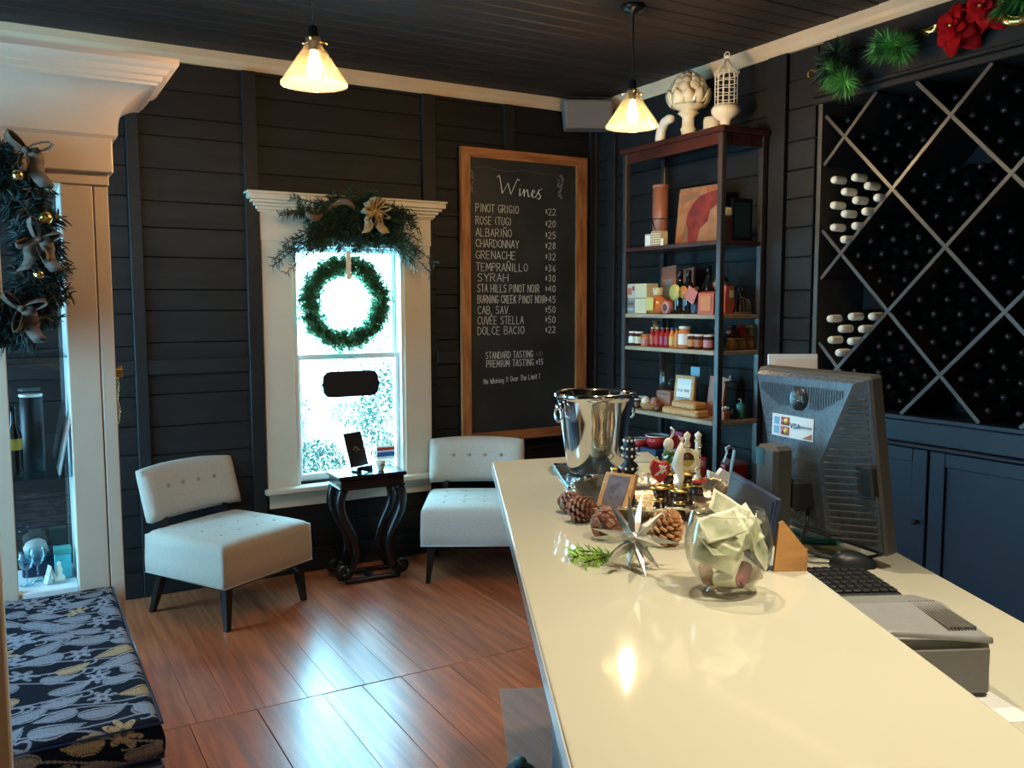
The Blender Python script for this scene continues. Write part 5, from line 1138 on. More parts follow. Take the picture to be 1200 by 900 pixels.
for k, y0, z0 in (('IT IS', .030, .086), ('FIVE', -.028, .086), ('SOME', .030, .040), ('WINE', -.028, .040)):
    words('lettering', k, .024, 'black', t, (-.0115, y0, z0), (pi/2, 0, -pi/2), .0006)
block('sale_card', 'sky-blue card standing behind the framed sign', 'card', 3.40, 3.80, d_+.15, .004, .075, .118, 'skyblue', 0, [(-.0026, -.002, -.03, .03, .01, .03, 'white')])
bpy.data.objects['sale_card'].location.z = d_; part('post', MB().box(-.002, .002, -.01, .01, 0, .15), 'palegrey', bpy.data.objects['sale_card'])
for ch_ in bpy.data.objects['sale_card'].children:
    if ch_.name.startswith(('body', 'print')): ch_.location.z = .15
for y, z, L, lb in ((3.76, 0, .30, 'long orange wood cutting block lying lowest on the fourth shelf'), (3.73, .0425, .20, 'shorter orange wood block resting on the long one')):
    t = thing('wooden_block', lb, 'block', (3.300, y, d_+z)); part('block', MB().box(-.055, .04, -L/2, L/2, 0, .041, bev=.010), 'orange_wood', t); part('end_grain', MB().box(-.045, .03, L/2-.0005, L/2+.0015, .008, .033), 'kraft', t)
block('wooden_board', 'upright rust-brown carved board at the right of the framed sign', 'board', 3.40, 3.640, d_, .02, .13, .225, 'rust', 0, [(-.0112, -.010, -.05, .05, .02, .2, 'terracotta', 'carving')], 8)
t = thing('candle', 'small orange candle with white-topped berries beside the front post', 'candle', (3.365, 3.52, d_)); part('wax', MB().box(-.024, .024, -.02, .02, 0, .045, bev=.004), 'rust', t)
bb = MB(); 
for k in range(5): bb.ball((-.02+.010*k, -.004+.008*(k % 2), .055+.006*(k % 3)), .007, 8, 6)
part('berries', bb, 'white', t)
t = thing('dark_pot', 'squat black pot between the orange candle and the teal bottle', 'pot', (3.425, 3.52, d_)); part('body', MB().lathe([(.018, 0), (.026, .015), (.022, .04), (.018, .045)], 16), 'black', t); part('lid', MB().lathe([(.020, .0455), (.016, .055), (0, .06)], 14), 'soot_black', t)
t = thing('soap_bottle', 'teal pump bottle on the near end of the fourth shelf', 'bottle', (3.482, 3.52, d_)); part('body', MB().lathe([(.022, 0), (.025, .004), (.025, .072), (.012, .084)], 20), 'teal', t); part('pump', MB().tube([(0, 0, .084), (0, 0, .105), (-.018, 0, .104)], .004, 6), 'white', t)
t = thing('wall_hook_rack', 'small white bird figure on a dark ledge behind the near posts', 'figurine', (3.42, 3.55, d_)); t.name = 'bird_figurine'
part('perch', MB().box(-.035, .055, -.004, .004, .196, .202).tube([(.045, 0, 0), (.045, 0, .196)], .004, 6).lathe([(.026, 0), (.026, .004)], 16, c=(.045, 0, 0)), 'black_metal', t); part('bird', MB().ball((0, 0, .212), .014, 10, 6, sc=(1.7, .7, .7)).tube([(.006, 0, .214), (.008, 0, .236)], .004, 6), 'ceramic_white', t)
# -- shelf e : red bowls and packets
e_ = SH['e']
def bowl_(lb, x, y, r, h, mt='red', dz=0, nm='bowl'):
    t = thing(nm, lb, 'bowl', (x, y, e_+dz)); part('body', MB().lathe([(r*.55, 0), (r*.9, h*.35), (r, h*.92), (r*.96, h*.92), (r*.84, h*.38), (r*.5, h*.06)], 26), mt, t); part('rim', MB().lathe([(r*1.03, h*.93), (r*1.03, h), (r*.93, h), (r*.93, h*.93)], 26), 'white', t); return t
def stackbase(lb, x, y, h, w1, w2, mt): return block('storage_box', lb, 'box', x, y, e_, w1, w2, h, mt, 0, [(-w1/2-.001, -w1/2, -w2*.3, w2*.3, h*.3, h*.7, 'navy', 'label_panel')])
stackbase('dark blue storage box on the lowest visible shelf under the left red bowl', 3.32, 4.19, .110, .13, .13, 'navy'); bowl_('small red enamel bowl at the far left of the lowest visible shelf', 3.315, 4.19, .055, .055, dz=.1102)
stackbase('dark blue storage box under the larger red bowl', 3.32, 4.03, .130, .15, .15, 'navy'); bowl_('larger red enamel bowl, second from the left on the lowest visible shelf', 3.315, 4.03, .070, .075, dz=.1302)
block('storage_box', 'crimson carton behind the red bowls on the lowest visible shelf', 'box', 3.46, 3.97, e_, .10, .11, .230, 'magenta', 0, [(-.0512, -.05, -.04, .04, .12, .2, 'red', 'front_print')])
t = block('packet', 'blue and white packet lying on the lowest visible shelf', 'packet', 3.30, 3.85, e_, .09, .12, .125, 'blue', 0, [(-.0462, -.045, -.05, .05, .085, .118, 'white', 'white_band')])
t = thing('plate', 'white plate on top of the blue packet', 'plate', (3.30, 3.85, e_+.1255)); part('dish', MB().lathe([(.035, 0), (.060, .006), (.066, .012), (.060, .011), (.034, .004)], 24), 'white', t); part('rim', MB().lathe([(.066, .011), (.068, .013), (.065, .0135)], 24, close=True), 'skyblue', t)
for y, lb in ((3.72, 'left of the two red mugs on the lowest visible shelf'), (3.63, 'right of the two red mugs on the lowest visible shelf')):
    t = thing('mug', 'red mug, '+lb, 'mug', (3.29, y, e_)); part('body', MB().lathe([(.030, 0), (.036, .006), (.038, .13), (.034, .13), (.032, .01)], 22), 'red', t); part('band', MB().lathe([(.0385, .085), (.0388, .125)], 22, close=True), 'pink', t); part('handle', MB().tube([(-.03, -.02, .10), (-.052, -.035, .09), (-.052, -.035, .05), (-.03, -.02, .035)], .005, 6), 'red', t)
t = block('red_tub', 'red plastic tub at the near end of the lowest visible shelf', 'tub', 3.43, 3.535, e_, .17, .09, .095, 'red', 0, [(-.088, .088, -.047, .047, .0955, .108, 'pink', 'rim')]); 
for x, rz, lb in ((3.375, .5, 'striped paper packet leaning left in the red tub'), (3.43, -.4, 'white and blue paper packet leaning right in the red tub')):
    t = thing('packet', lb, 'packet', (x, 3.52, e_+.11), rot=(0, rz, 0)); part('sleeve', MB().box(-.018, .018, -.008, .008, .0, .10, bev=.002), 'white', t); part('stripe', MB().box(-.0182, .0182, -.0085, -.008, .03, .05), 'navy', t); part('stripe', MB().box(-.0182, .0182, -.0085, -.008, .065, .08), 'blue', t)
f_ = SH['f']
for y, x, lb, h in ((3.56, 3.36, 'left of the two red canisters at the bottom of the shelf unit', .20), (3.56, 3.48, 'right of the two red canisters at the bottom of the shelf unit', .20)):
    t = thing('canister', 'red canister, '+lb, 'canister', (x, y, f_)); part('body', MB().lathe([(.045, 0), (.048, .005), (.048, h), (.044, h+.004)], 22), 'red', t); part('knob', MB().ball((0, 0, h+.016), .014, 10, 6), 'white', t)

# ------------------------------------------------------------------ bar
BAR = thing('bar_counter', 'long raised bar with a pale glossy stone top in the foreground', 'bar', (0, 0, 0), BR)      # local x = across (t), local y = along (s)
top = MB().prism([(.121, -.75), (.638, -.75), (.640, 2.790), (.122, 2.648)], BZ-.032, BZ, 'xy')
o = part('countertop', top, 'quartz', BAR); bevel(o, .003, 2)
o = part('edge_strip', MB().box(.1195, .1215, -.74, 2.64, BZ-.031, BZ-.003), 'quartz_edge', BAR)
part('front_panel', MB().box(.30, .33, -.72, 2.58, 0, BZ-.033), 'bar_panel', BAR)
part('rear_panel', MB().box(.600, .622, -.72, 2.68, 0, BZ-.033), 'bar_panel', BAR)
part('end_panel', MB().prism([(.331, 2.56), (.599, 2.56), (.599, 2.66), (.331, 2.58)], 0, BZ-.033, 'xy'), 'bar_panel', BAR)
part('end_panel', MB().box(.331, .599, -.72, -.69, 0, BZ-.033), 'bar_panel', BAR)
WK = thing('work_counter', 'lower pale stone work counter behind the raised bar', 'counter', (0, 0, 0), BR)
o = part('worktop', MB().box(.623, 1.128, -.75, 2.70, LZ-.030, LZ), 'quartz', WK); bevel(o, .003, 2)
part('carcass', MB().box(.640, 1.09, -.72, 2.66, .10, LZ-.0305), 'bar_panel', WK)
part('plinth', MB().box(.66, 1.03, -.70, 2.62, 0, .0995), 'bar_panel', WK)
for k in range(5): 
    y0 = -.70+k*.67; d = part('door', MB().box(1.0905, 1.108, y0+.004, y0+.662, .12, LZ-.05, bev=.003), 'cabinet_paint', WK); part('handle', MB().tube([(1.108, y0+.60, .80), (1.130, y0+.60, .80), (1.130, y0+.60, .68), (1.108, y0+.60, .68)], .005, 6), 'steel', d)
t = thing('floor_sheet', 'thin translucent grey sheet on the floor in front of the bar', 'mat', (*cw(2.55, .455).xy, .002), BR)
t2 = part('sheet', MB().box(-.268, .14, -.9, .955, 0, .003), 'grey_film', t)  # translucent grey sheet laid over the boards
t = thing('footrest_post', 'short metal bollard with a domed blue-black cap in front of the bar', 'post', tuple(cw(2.86, .222, 0)))
part('tube', MB().lathe([(.05, .004), (.05, .010), (.020, .012), (.020, .026)], 20), 'black_metal', t); part('cap', MB().lathe([(.024, .0265), (.026, .032), (.022, .044), (0, .050)], 20), 'tealdark', t)

def bthing(name, label, cat, s, tt, z=BZ, rz=0, group=None): return thing(name, label, cat, tuple(cw(s, tt, z)), BR+rz, group)
# ice bucket
t = bthing('bucket_plate', 'flat dark rimmed plate under the ice bucket', 'tray', 2.385, .405); part('plate', MB().box(-.108, .100, -.165, .165, .0005, .006, bev=.002), 'steel_dark', t)  # thin dark rectangle with a low rim, below the bucket
rm = MB(); 
for a in ((-.108, .100, -.165, -.159), (-.108, .100, .159, .165), (-.108, -.102, -.159, .159), (.094, .100, -.159, .159)): rm.box(*a, .0062, .010, bev=.001)
part('rim', rm, 'steel_dark', t)
t = bthing('ice_bucket', 'shiny steel ice bucket with ring handles on the bar', 'bucket', 2.42, .402, BZ+.0066, radians(20)); t.scale = (1.03, 1.03, .93)
part('body', MB().lathe([(.066, 0), (.074, .003), (.077, .012), (.082, .06), (.0945, .16), (.104, .222), (.1085, .230), (.1125, .236), (.112, .244), (.106, .247), (.101, .240), (.092, .165), (.079, .06), (.073, .012), (0, .010)], 64), 'steel', t)
for sx in (-1, 1):
    h = MB().box(sx*.1005-.006, sx*.1005+.006, -.012, .012, .196, .222, bev=.003); h.ball((sx*.110, 0, .206), .0105, 12, 8); h.tube([(sx*.113, .019*sin(a), .184-.022*cos(a)) for a in [i*pi/9 for i in range(18)]], .0034, 8, closed=True)
    part('ring_handle', h, 'steel', t)
part('emblem', MB().tube([(-.012, -.0805, .062), (.004, -.0835, .075), (.012, -.082, .062), (0, -.0805, .052), (-.012, -.0805, .062)], .0016, 5), 'steel_dark', t)
# leaflet card at the far end of the bar
t = bthing('menu_leaflet', 'pale leaflet lying at the far right corner of the bar beside the bucket', 'leaflet', 2.665, .560, BZ+.001, radians(-6)); part('sheet', MB().box(-.050, .055, -.07, .07, 0, .0012), 'quartz_edge', t)
part('round_stamp', MB().lathe([(.016, .0013), (.016, .0017)], 20, c=(-.02, .04, 0)), 'palegrey', t); part('round_stamp', MB().lathe([(.012, .0013), (.012, .0017)], 20, c=(.020, .04, 0)), 'grey', t)

# silver tray with bottle stoppers
TR = bthing('silver_tray', 'hammered silver scalloped tray holding the bottle stoppers', 'tray', 2.035, .487)
vs = []; F = []; NA = 64; prof_ = [(.0, .004), (.45, .004), (.80, .006), (.90, .018), (.97, .034), (1.0, .037), (1.015, .034), (.97, .028), (.90, .012), (.80, .001), (.45, .000), (.0, .0)]
for k, (f, z) in enumerate(prof_):
    for i in range(NA):
        a = 2*pi*i/NA; e = 3.0; ct, sn = cos(a), sin(a); r = (abs(ct)**e+abs(sn)**e)**(-1/e); r *= 1+.018*cos(a*12)*(f > .85)
        vs.append((.195*r*ct*f, .190*r*sn*f, z+(.003*cos(a*12) if f > .85 else 0)))
for k in range(len(prof_)-1):
    for i in range(NA): F.append((k*NA+i, k*NA+(i+1) % NA, (k+1)*NA+(i+1) % NA, (k+1)*NA+i))
MB().add(vs, F, 0, True).build('dish', 'silver_tray', TR)
bd = MB()
for i in range(52):
    a = 2*pi*i/52; r = (abs(cos(a))**3+abs(sin(a))**3)**(-1/3); bd.ball((.1965*r*cos(a), .1915*r*sin(a), .036), .0045, 6, 5)
part('beaded_rim', bd, 'silver_tray', TR)
TZ = BZ+.0062
def stopper(lb, s, tt, maker, hh=.055):
    t = bthing('bottle_stopper', lb, 'bottle stopper', s, tt, TZ)
    part('cone', MB().lathe([(.016, 0), (.0165, .004), (.0125, hh*.62)], 18), 'stopper_brown', t)
    part('gold_band', MB().lathe([(.0125, hh*.622), (.0145, hh*.70), (.0125, hh*.80)], 18), 'gold', t)
    part('neck', MB().lathe([(.0125, hh*.802), (.0150, hh*1.15)], 18), 'stopper_brown', t)
    part('flange', MB().lathe([(.020, hh*1.152), (.024, hh*1.19), (.022, hh*1.25), (.010, hh*1.30)], 20), 'gold', t)
    maker(t, hh*1.30); return t
def m_bead(t, z):
    part('bead_tower', MB().lathe([(.010, z), (.021, z+.012), (.022, z+.022), (.010, z+.034), (.016, z+.040), (.017, z+.050), (.013, z+.054), (.017, z+.058), (.017, z+.068), (.012, z+.072), (.015, z+.078), (.010, z+.090), (0, z+.092)], 18), 'soot_black', t)
    d = MB()
    for zz, r in ((z+.017, .022), (z+.046, .0172), (z+.063, .0175), (z+.082, .0135)):
        for k in range(9): a = k/9*2*pi; d.ball((r*cos(a), r*sin(a), zz), .0032, 6, 5)
    part('dots', d, 'white', t, kind='stuff')
def m_heart(t, z):
    pts = [(0, z+.002), (.020, z+.024), (.024, z+.040), (.014, z+.054), (0, z+.048), (-.014, z+.056), (-.024, z+.042), (-.019, z+.020)]
    o = part('heart', MB().prism(pts, -.008, .008), 'red', t); bevel(o, .004, 3)
    s_ = MB(); q = random.Random(2)
    for _ in range(16): s_.tube([(q.uniform(-.015, .015), -.0085, z+q.uniform(.02, .045)) for _ in range(2)], .0008, 4)
    part('scribble', s_, 'white', t)
def m_fish(t, z): part('fish', MB().tube([(0, 0, z), (.004, 0, z+.02), (-.006, 0, z+.05), (-.001, 0, z+.075), (.004, 0, z+.10)], .01, 10, rad=[.004, .007, .013, .010, .004]), 'ceramic_white', t); part('tail', MB().prism([(.004, z+.098), (.014, z+.116), (.003, z+.110), (-.006, z+.118)], -.002, .002), 'ceramic_white', t)
def m_disc(t, z):
    part('wheel', MB().lathe([(.017, -.006), (.028, -.006), (.028, .006), (.017, .006), (.017, -.006)], 28, axis='y', c=(0, 0, z+.028), close=True), 'ceramic_cream', t); part('face', MB().lathe([(.0168, -.003), (.0168, .003)], 24, axis='y', c=(0, 0, z+.028)), 'brown', t)
    part('half_disc', MB().prism([(.016*cos(a), z+.026+.016*sin(a)) for a in [pi+i*pi/10 for i in range(11)]], -.006, -.0035), 'lemon', t); part('knob', MB().lathe([(.006, z+.057), (.010, z+.064), (.005, z+.074), (.009, z+.088), (0, z+.096)], 14), 'ceramic_cream', t)
def m_candy(t, z):
    part('post', MB().lathe([(.009, z), (.010, z+.004), (.007, z+.01), (.007, z+.105), (.010, z+.110), (0, z+.120)], 14), 'ceramic_white', t); part('ring', MB().tube([(.021*cos(a), .021*sin(a), z-.004) for a in [i*pi/10 for i in range(20)]], .004, 6, closed=True), 'red', t)
    part('gold_spiral', MB().tube([(.0085*cos(i*.6), .0085*sin(i*.6), z+.008+i*.0024) for i in range(40)], .0022, 5), 'gold', t)
def m_bird(t, z):
    b_m = MB(); q = random.Random(4)
    for _ in range(26): b_m.ball((q.gauss(0, .009), q.gauss(0, .009), z+.012+q.uniform(0, .034)), .0052, 6, 5)
    part('leaves', b_m, 'green', t); c_m = MB()
    for _ in range(14): c_m.ball((q.gauss(0, .013), q.gauss(-.006, .009), z+.010+q.uniform(0, .03)), .0038, 6, 5)
    part('blossoms', c_m, 'lemon', t)
    part('bird', MB().ball((0, 0, z+.062), .013, 12, 8, sc=(1, .8, 1.25)).tube([(.002, 0, z+.074), (.010, 0, z+.086), (.012, 0, z+.096), (.004, 0, z+.103)], .003, 6), 'ceramic_white', t)
stopper('bottle stopper shaped like a black beaded tower with white dots', 2.02, .418, m_bead)
stopper('bottle stopper topped with a red heart, front of the silver tray', 1.885, .459, m_heart, .058)
stopper('bottle stopper topped with an upright white fish', 1.86, .497, m_fish, .056)
stopper('bottle stopper topped with a cream wheel and half disc', 2.035, .561, m_disc, .058)
stopper('bottle stopper with a white post wound in gold over a red ring', 2.120, .612, m_candy, .03)
stopper('bottle stopper with green flowers and a small white bird', 2.02, .512, m_bird, .062)
t = bthing('wooden_sign_block', 'small wooden framed block with a purple-grey face leaning in the silver tray', 'sign', 1.955, .362, TZ+.004, radians(-38))
mt_ = MB(); mt_.T = Matrix.Rotation(radians(-34), 4, 'X'); mt_.box(-.040, .040, 0, .016, 0, .092, bev=.002); mt_.build('block', 'orange_wood', t)
mt_ = MB(); mt_.T = Matrix.Rotation(radians(-34), 4, 'X'); mt_.box(-.027, .027, -.0012, 0, .008, .084); mat('slate_violet', (.17, .14, .16), .5, noise=.5, nscale=60); mt_.build('face', 'slate_violet', t)
t = bthing('cork_stick', 'cream peg standing behind the wooden block in the tray', 'peg', 2.055, .388, TZ); part('shaft', MB().box(-.007, .007, -.005, .005, 0, .075, bev=.002), 'ceramic_cream', t); part('cap', MB().box(-.008, .008, -.006, .006, .0752, .082, bev=.002), 'gold', t)

def cone(lb, s, tt, r, h, mt, rot):
    t = thing('pine_cone', lb, 'pine cone', tuple(cw(s, tt, BZ+r*.92)), rot=rot)
    part('core', MB().lathe([(.002, -h*.5), (r*.62, -h*.36), (r*.66, -h*.05), (r*.45, h*.25), (.002, h*.45)], 14), 'brown', t)
    sc = MB(); N = 66
    for k in range(N):
        f = k/(N-1); z = -h*.46+h*.92*f; rr_ = r*(.38+.62*sin(pi*(f*.82+.16)))*(1-.25*f); a = k*2.39996; c_, s_ = cos(a), sin(a); w_ = r*.33*(1-.35*f)
        up = .30+f*1.0; P = Vector((c_*rr_*.55, s_*rr_*.55, z)); tip = Vector((c_*rr_*cos(up*.5)*1.12, s_*rr_*cos(up*.5)*1.12, z+rr_*.42*sin(up)+.002)); sd_ = Vector((-s_, c_, 0))*w_
        th = Vector((0, 0, w_*.34))
        sc.add([P-sd_*.45, P+sd_*.45, tip+sd_*.75-th, tip-sd_*.75-th, tip+sd_*.75+th, tip-sd_*.75+th, tip*1.0+(tip-P).normalized()*w_*.45], [(0, 1, 2, 3), (1, 0, 5, 4), (1, 4, 2), (0, 3, 5), (3, 2, 6), (2, 4, 6), (4, 5, 6), (5, 3, 6)], 0)
    part('scales', sc, mt, t, kind='stuff'); return t
cone('reddish-brown pine cone under the left rim of the silver tray', 1.885, .283, .030, .060, 'cone_brown', (1.2, .3, .5))
cone('reddish-brown pine cone peeking out behind the leftmost one, under the tray rim', 1.975, .268, .026, .050, 'cone_brown', (1.0, -.3, 1.5))
cone('large reddish-brown pine cone left of the silver starburst', 1.745, .318, .034, .066, 'cone_brown', (1.25, .2, 2.2))
cone('light orange-brown pine cone right of the silver starburst, nearest the glass bowl', 1.690, .425, .036, .068, 'cone_tan', (.5, .2, 0))
t = bthing('fir_sprig', 'lime green fir sprig lying left of the silver starburst', 'sprig', 1.60, .300, BZ+.006, .2); r_ = random.Random(2); mb = MB(); st = MB(); t.scale = (1.5, 1.5, 1.2)
for a in (-.5, 0, .5): pts = [(0, 0, 0), (-.03*cos(a), -.03*sin(a)*1.2, .004), (-.052*cos(a), -.052*sin(a), .003)]; st.tube(pts, .0015, 5); needles(mb, pts, 90, .018, r_, w_=.0009)
st.tube([(0, 0, 0), (.08, .05, .003)], .0015, 5); needles(mb, [(.02, .015, 0), (.08, .05, .003)], 90, .018, r_, w_=.0009)
for i, v in enumerate(mb.v): mb.v[i] = (v[0], v[1], max(v[2], -.0045))
mb.build('needles', 'needle_lime', t, kind='stuff'); st.build('twig', 'twig', t)
t = bthing('starburst_ornament', 'silver spiked starburst ornament standing on the bar', 'ornament', 1.545, .330, BZ+.054)
part('core', MB().ball((0, 0, 0), .012, 12, 8), 'silver_star', t)
dirs = [(-.95, -.25, .30), (-.55, .55, .80), (-.05, .45, .95), (.28, .50, .90), (.85, .45, .55), (1, -.1, -.10), (.62, -.35, -.75), (-.25, -.3, -.90), (-.80, -.25, -.62), (-.9, .5, -.1), (.45, -.95, .05), (-.35, -.95, .30), (.1, -.75, -.62), (.65, .75, -.2), (.05, .9, -.52), (-.6, .5, -.62)]
for d in dirs:
    d = Vector(d).normalized(); L = .086 if d.z > -.5 else min(.084, .0525/abs(d.z)); a = d.cross(Vector((.3, .5, .8))).normalized(); b = d.cross(a); p0 = d*.006; p1 = d*L*.35; tip = d*L
    vs = [p0+(a*cos(q)+b*sin(q))*.0055 for q in (0, pi/2, pi, 3*pi/2)]+[p1+(a*cos(q)+b*sin(q))*.0082 for q in (0, pi/2, pi, 3*pi/2)]+[tip]
    MB().add(vs, [(0, 1, 5, 4), (1, 2, 6, 5), (2, 3, 7, 6), (3, 0, 4, 7), (4, 5, 8), (5, 6, 8), (6, 7, 8), (7, 4, 8)]).build('spike', 'silver_star', t)

# tip bowl with banknotes
GB = bthing('glass_bowl', 'round clear glass tip bowl filled with banknotes on the bar', 'bowl', 1.400, .458); GB.scale = (.95, .95, .95)
outer = [(.038, 0), (.043, .002), (.044, .008), (.037, .013), (.050, .021), (.062, .036), (.0705, .054), (.075, .074), (.0758, .092), (.073, .112), (.068, .130), (.0635, .145)]
ok = [(r-.0026, z+.002) for r, z in outer[3:]]
part('bowl_glass', MB().lathe(outer+[(outer[-1][0]-.0012, outer[-1][1]+.0012)]+ok[::-1][1:]+[(.001, .016)], 56, close=True), 'clear_glass', GB)
mat('paper_note', (.78, .76, .58), .75); mat('note_portrait', (.44, .46, .32), .75, noise=.4, nscale=70, col2=(.62, .62, .45))
def note(lb, c, eul, L, W_, bend):
    t = thing('banknote', lb, 'banknote', tuple(cw(1.400, .458, BZ)), BR); n = 12; vs = []; m_ = MB(); M_ = Matrix.Translation(c) @ Euler([radians(e) for e in eul]).to_matrix().to_4x4()
    ws = (-.5, -.40, -.14, .14, .40, .5)
    for i in range(n+1):
        f = i/n-.5; an = f*bend; x = (sin(an)/bend*L) if abs(bend) > .01 else f*L; z = (1-cos(an))/bend*L if abs(bend) > .01 else 0
        for q in ws: vs.append(M_ @ Vector((x, q*W_, z+.0015*sin(f*9+q*5))))
    for i_, v in enumerate(vs):
        r = sqrt(v.x*v.x+v.y*v.y); rm = .066 if v.z < .12 else .058
        if v.z < .045: rm = .050
        if r > rm: vs[i_] = Vector((v.x*rm/r, v.y*rm/r, v.z))
    m_.add(vs, [], 0)
    for i in range(n):
        for q in range(5):
            b = i*6+q; m_.f.append((b, b+1, b+7, b+6)); m_.sm.append(True); edge = q in (0, 4) or i in (0, n-1); m_.mi.append(0 if edge else 1 if (q != 2 or not 5 <= i <= 7) else 2)
    o = m_.build('bill', ['paper_note', 'banknote', 'note_portrait'], t); md = o.modifiers.new('s', 'SOLIDIFY'); md.thickness = .0005
note('banknote sticking up highest, its folded corner above the bowl rim', (.004, .012, .136), (62, 32, 8), .080, .040, .3)
note('flat pale banknote tilted forward in the upper left of the bowl', (-.018, -.022, .118), (52, -14, 6), .072, .046, .25)
note('banknote standing steeply along the right wall of the bowl', (.040, -.030, .092), (70, 62, 30), .088, .042, .5)
note('banknote arched across the middle of the bowl', (-.004, -.018, .086), (34, -12, 12), .110, .044, 1.5)
note('banknote rolled forward at the lower left of the bowl', (-.030, -.038, .074), (66, 18, -22), .084, .044, -1.3)
note('banknote lying half hidden behind the arched one', (.010, .020, .100), (48, -24, 20), .104, .044, .7)
note('banknote pressed against the back of the bowl', (-.020, .044, .090), (82, 10, -12), .090, .044, -.7)
note('banknote edge-on between the arched one and the steep one', (.020, -.004, .110), (40, 38, -30), .080, .040, -.6)
for (x, y, z, a, b, mt, lb) in ((-.012, -.032, .030, .4, 1.4, 'ceramic_cream', 'pale cork at the bottom front of the bowl'), (.016, -.026, .036, 1.9, .9, 'cork_wine', 'wine-stained cork in the middle of the bowl bottom'), (.034, -.008, .028, .9, 1.2, 'cork', 'tan cork at the bottom right of the bowl'), (-.034, .004, .030, 2.6, 1.3, 'cork', 'tan cork at the bottom left of the bowl'), (.0, .022, .026, 2.2, 1.5, 'cork', 'tan cork at the bottom back of the bowl')):
    t = thing('wine_cork', lb, 'cork', tuple(cw(1.400+y, .458+x, BZ+z)), rot=(b, 0, a)); part('body', MB().lathe([(.0105, -.020), (.0115, -.018), (.0115, .018), (.0105, .020)], 16), mt, t); part('stain', MB().lathe([(.0104, .0201), (.0104, .0208)], 14), 'cork_wine', t)

# leaning sign with easel leg on the right edge of the bar
t = bthing('table_sign', 'dark table sign seen from the side, propped by a tan easel leg behind the bowl', 'sign', 1.625, .563)
mp_ = MB(); mp_.T = Matrix.Rotation(radians(9), 4, 'Y'); mp_.box(-.006, .004, -.125, .135, .0, .134, bev=.002); mp_.build('panel', 'navy', t)
mp_ = MB(); mp_.T = Matrix.Rotation(radians(9), 4, 'Y'); mp_.box(-.0075, -.0062, -.115, .125, .01, .125); mp_.build('face_print', 'black', t)
part('easel_leg', MB().prism([(.012, .0), (.020, .088), (.028, .092), (.071, .040), (.071, .001)], -.128, -.120), 'orange_wood', t)
part('easel_leg_edge', MB().prism([(.0712, .001), (.0712, .040), (.0735, .040), (.0735, .001)], -.128, -.108), 'kraft', t)

# monitor on its stand
MR = math.atan2(-.938, .347)
MO = bthing('computer_monitor', 'dark grey computer monitor seen from behind, with card stickers on its back', 'monitor', 2.150, .984, LZ, MR)
H0 = .040; tilt = Matrix.Translation((0, 0, H0)) @ Matrix.Rotation(radians(9.5), 4, 'X')
def mm(): q = MB(); q.T = tilt; return q
part('bezel', mm().box(-.180, .205, -.040, 0, 0, .435, bev=.006), 'monitor_shell', MO)
part('screen', mm().box(-.160, .185, -.0005, .001, .03, .41), 'black', MO)
OUT = [(-.172, .428), (.196, .428), (.196, .225), (.196, .010), (-.172, .010), (-.172, .225)]; INN = [(-.160, .422), (.172, .422), (.078, .225), (.078, .055), (-.085, .055), (-.085, .225)]
yf = lambda z: -.098+.038*max(0, z-.225)/.197
sl = math.atan2(.038, .197)
vs = [(x, -.0402, z) for x, z in OUT]+[(x, -.098 if z < .4 else -.060, z) for x, z in INN]
F = [(i, (i+1) % 6, (i+1) % 6+6, i+6) for i in range(6)]+[(6, 7, 8, 11), (11, 8, 9, 10)]
part('rear_housing', mm().add(vs, F), 'monitor_back_lit', MO)
lv = mm()
for k in range(22):
    z = .035+k*.0172; 
    if z > .395: break
    xi = .078 if z < .225 else .078+(.172-.078)*(z-.225)/.197; yi = yf(z)
    for sx in (1,): 
        x0, x1 = xi+.012, .190; 
        if x1-x0 < .02: continue
        f0 = (x0-xi)/(.196-xi); f1 = (x1-xi)/(.196-xi); ya, yb = yi+(-.0402-yi)*f0, yi+(-.0402-yi)*f1
        lv.add([(sx*x0, ya-.0035, z), (sx*x1, yb-.0035, z), (sx*x1, yb-.0035, z+.004), (sx*x0, ya-.0035, z+.004), (sx*x0, ya+.002, z-.002), (sx*x1, yb+.002, z-.002), (sx*x1, yb+.002, z+.006), (sx*x0, ya+.002, z+.006)], [(0, 1, 2, 3), (0, 4, 5, 1), (3, 2, 6, 7), (0, 3, 7, 4), (1, 5, 6, 2)])
part('louvre', lv, 'grey_plastic', MO, kind='stuff')
vt = mm()
for k in range(34):
    x = -.140+k*.0085
    if abs(x) < .032: z0 = .372
    else: z0 = .350+max(0, abs(x)-.07)*.5
    for za, zb in ((z0, .404),):
        ya, yb = yf(za), yf(zb)
        vt.add([(x, ya-.0012, za), (x+.003, ya-.0012, za), (x+.003, yb-.0012, zb), (x, yb-.0012, zb)], [(0, 1, 2, 3)])
o = part('vent_slots', vt, 'vent_dark', MO, kind='stuff')
bdg = mm(); bdg.T = tilt @ Matrix.Translation((0, yf(.372)-.002, .372)) @ Matrix.Rotation(pi/2-sl, 4, 'X') ; bdg.lathe([(.030, -.001), (.030, .0015)], 24); 
bo = part('maker_badge', bdg, 'black_plastic', MO); 
wd_ = words('badge_lettering', 'DELL', .019, 'steel', MO, (0, 0, 0), ext=.0006); wd_.matrix_local = tilt @ Matrix.Translation((0, yf(.372)-.0045, .372)) @ Matrix.Rotation(pi/2-sl, 4, 'X')
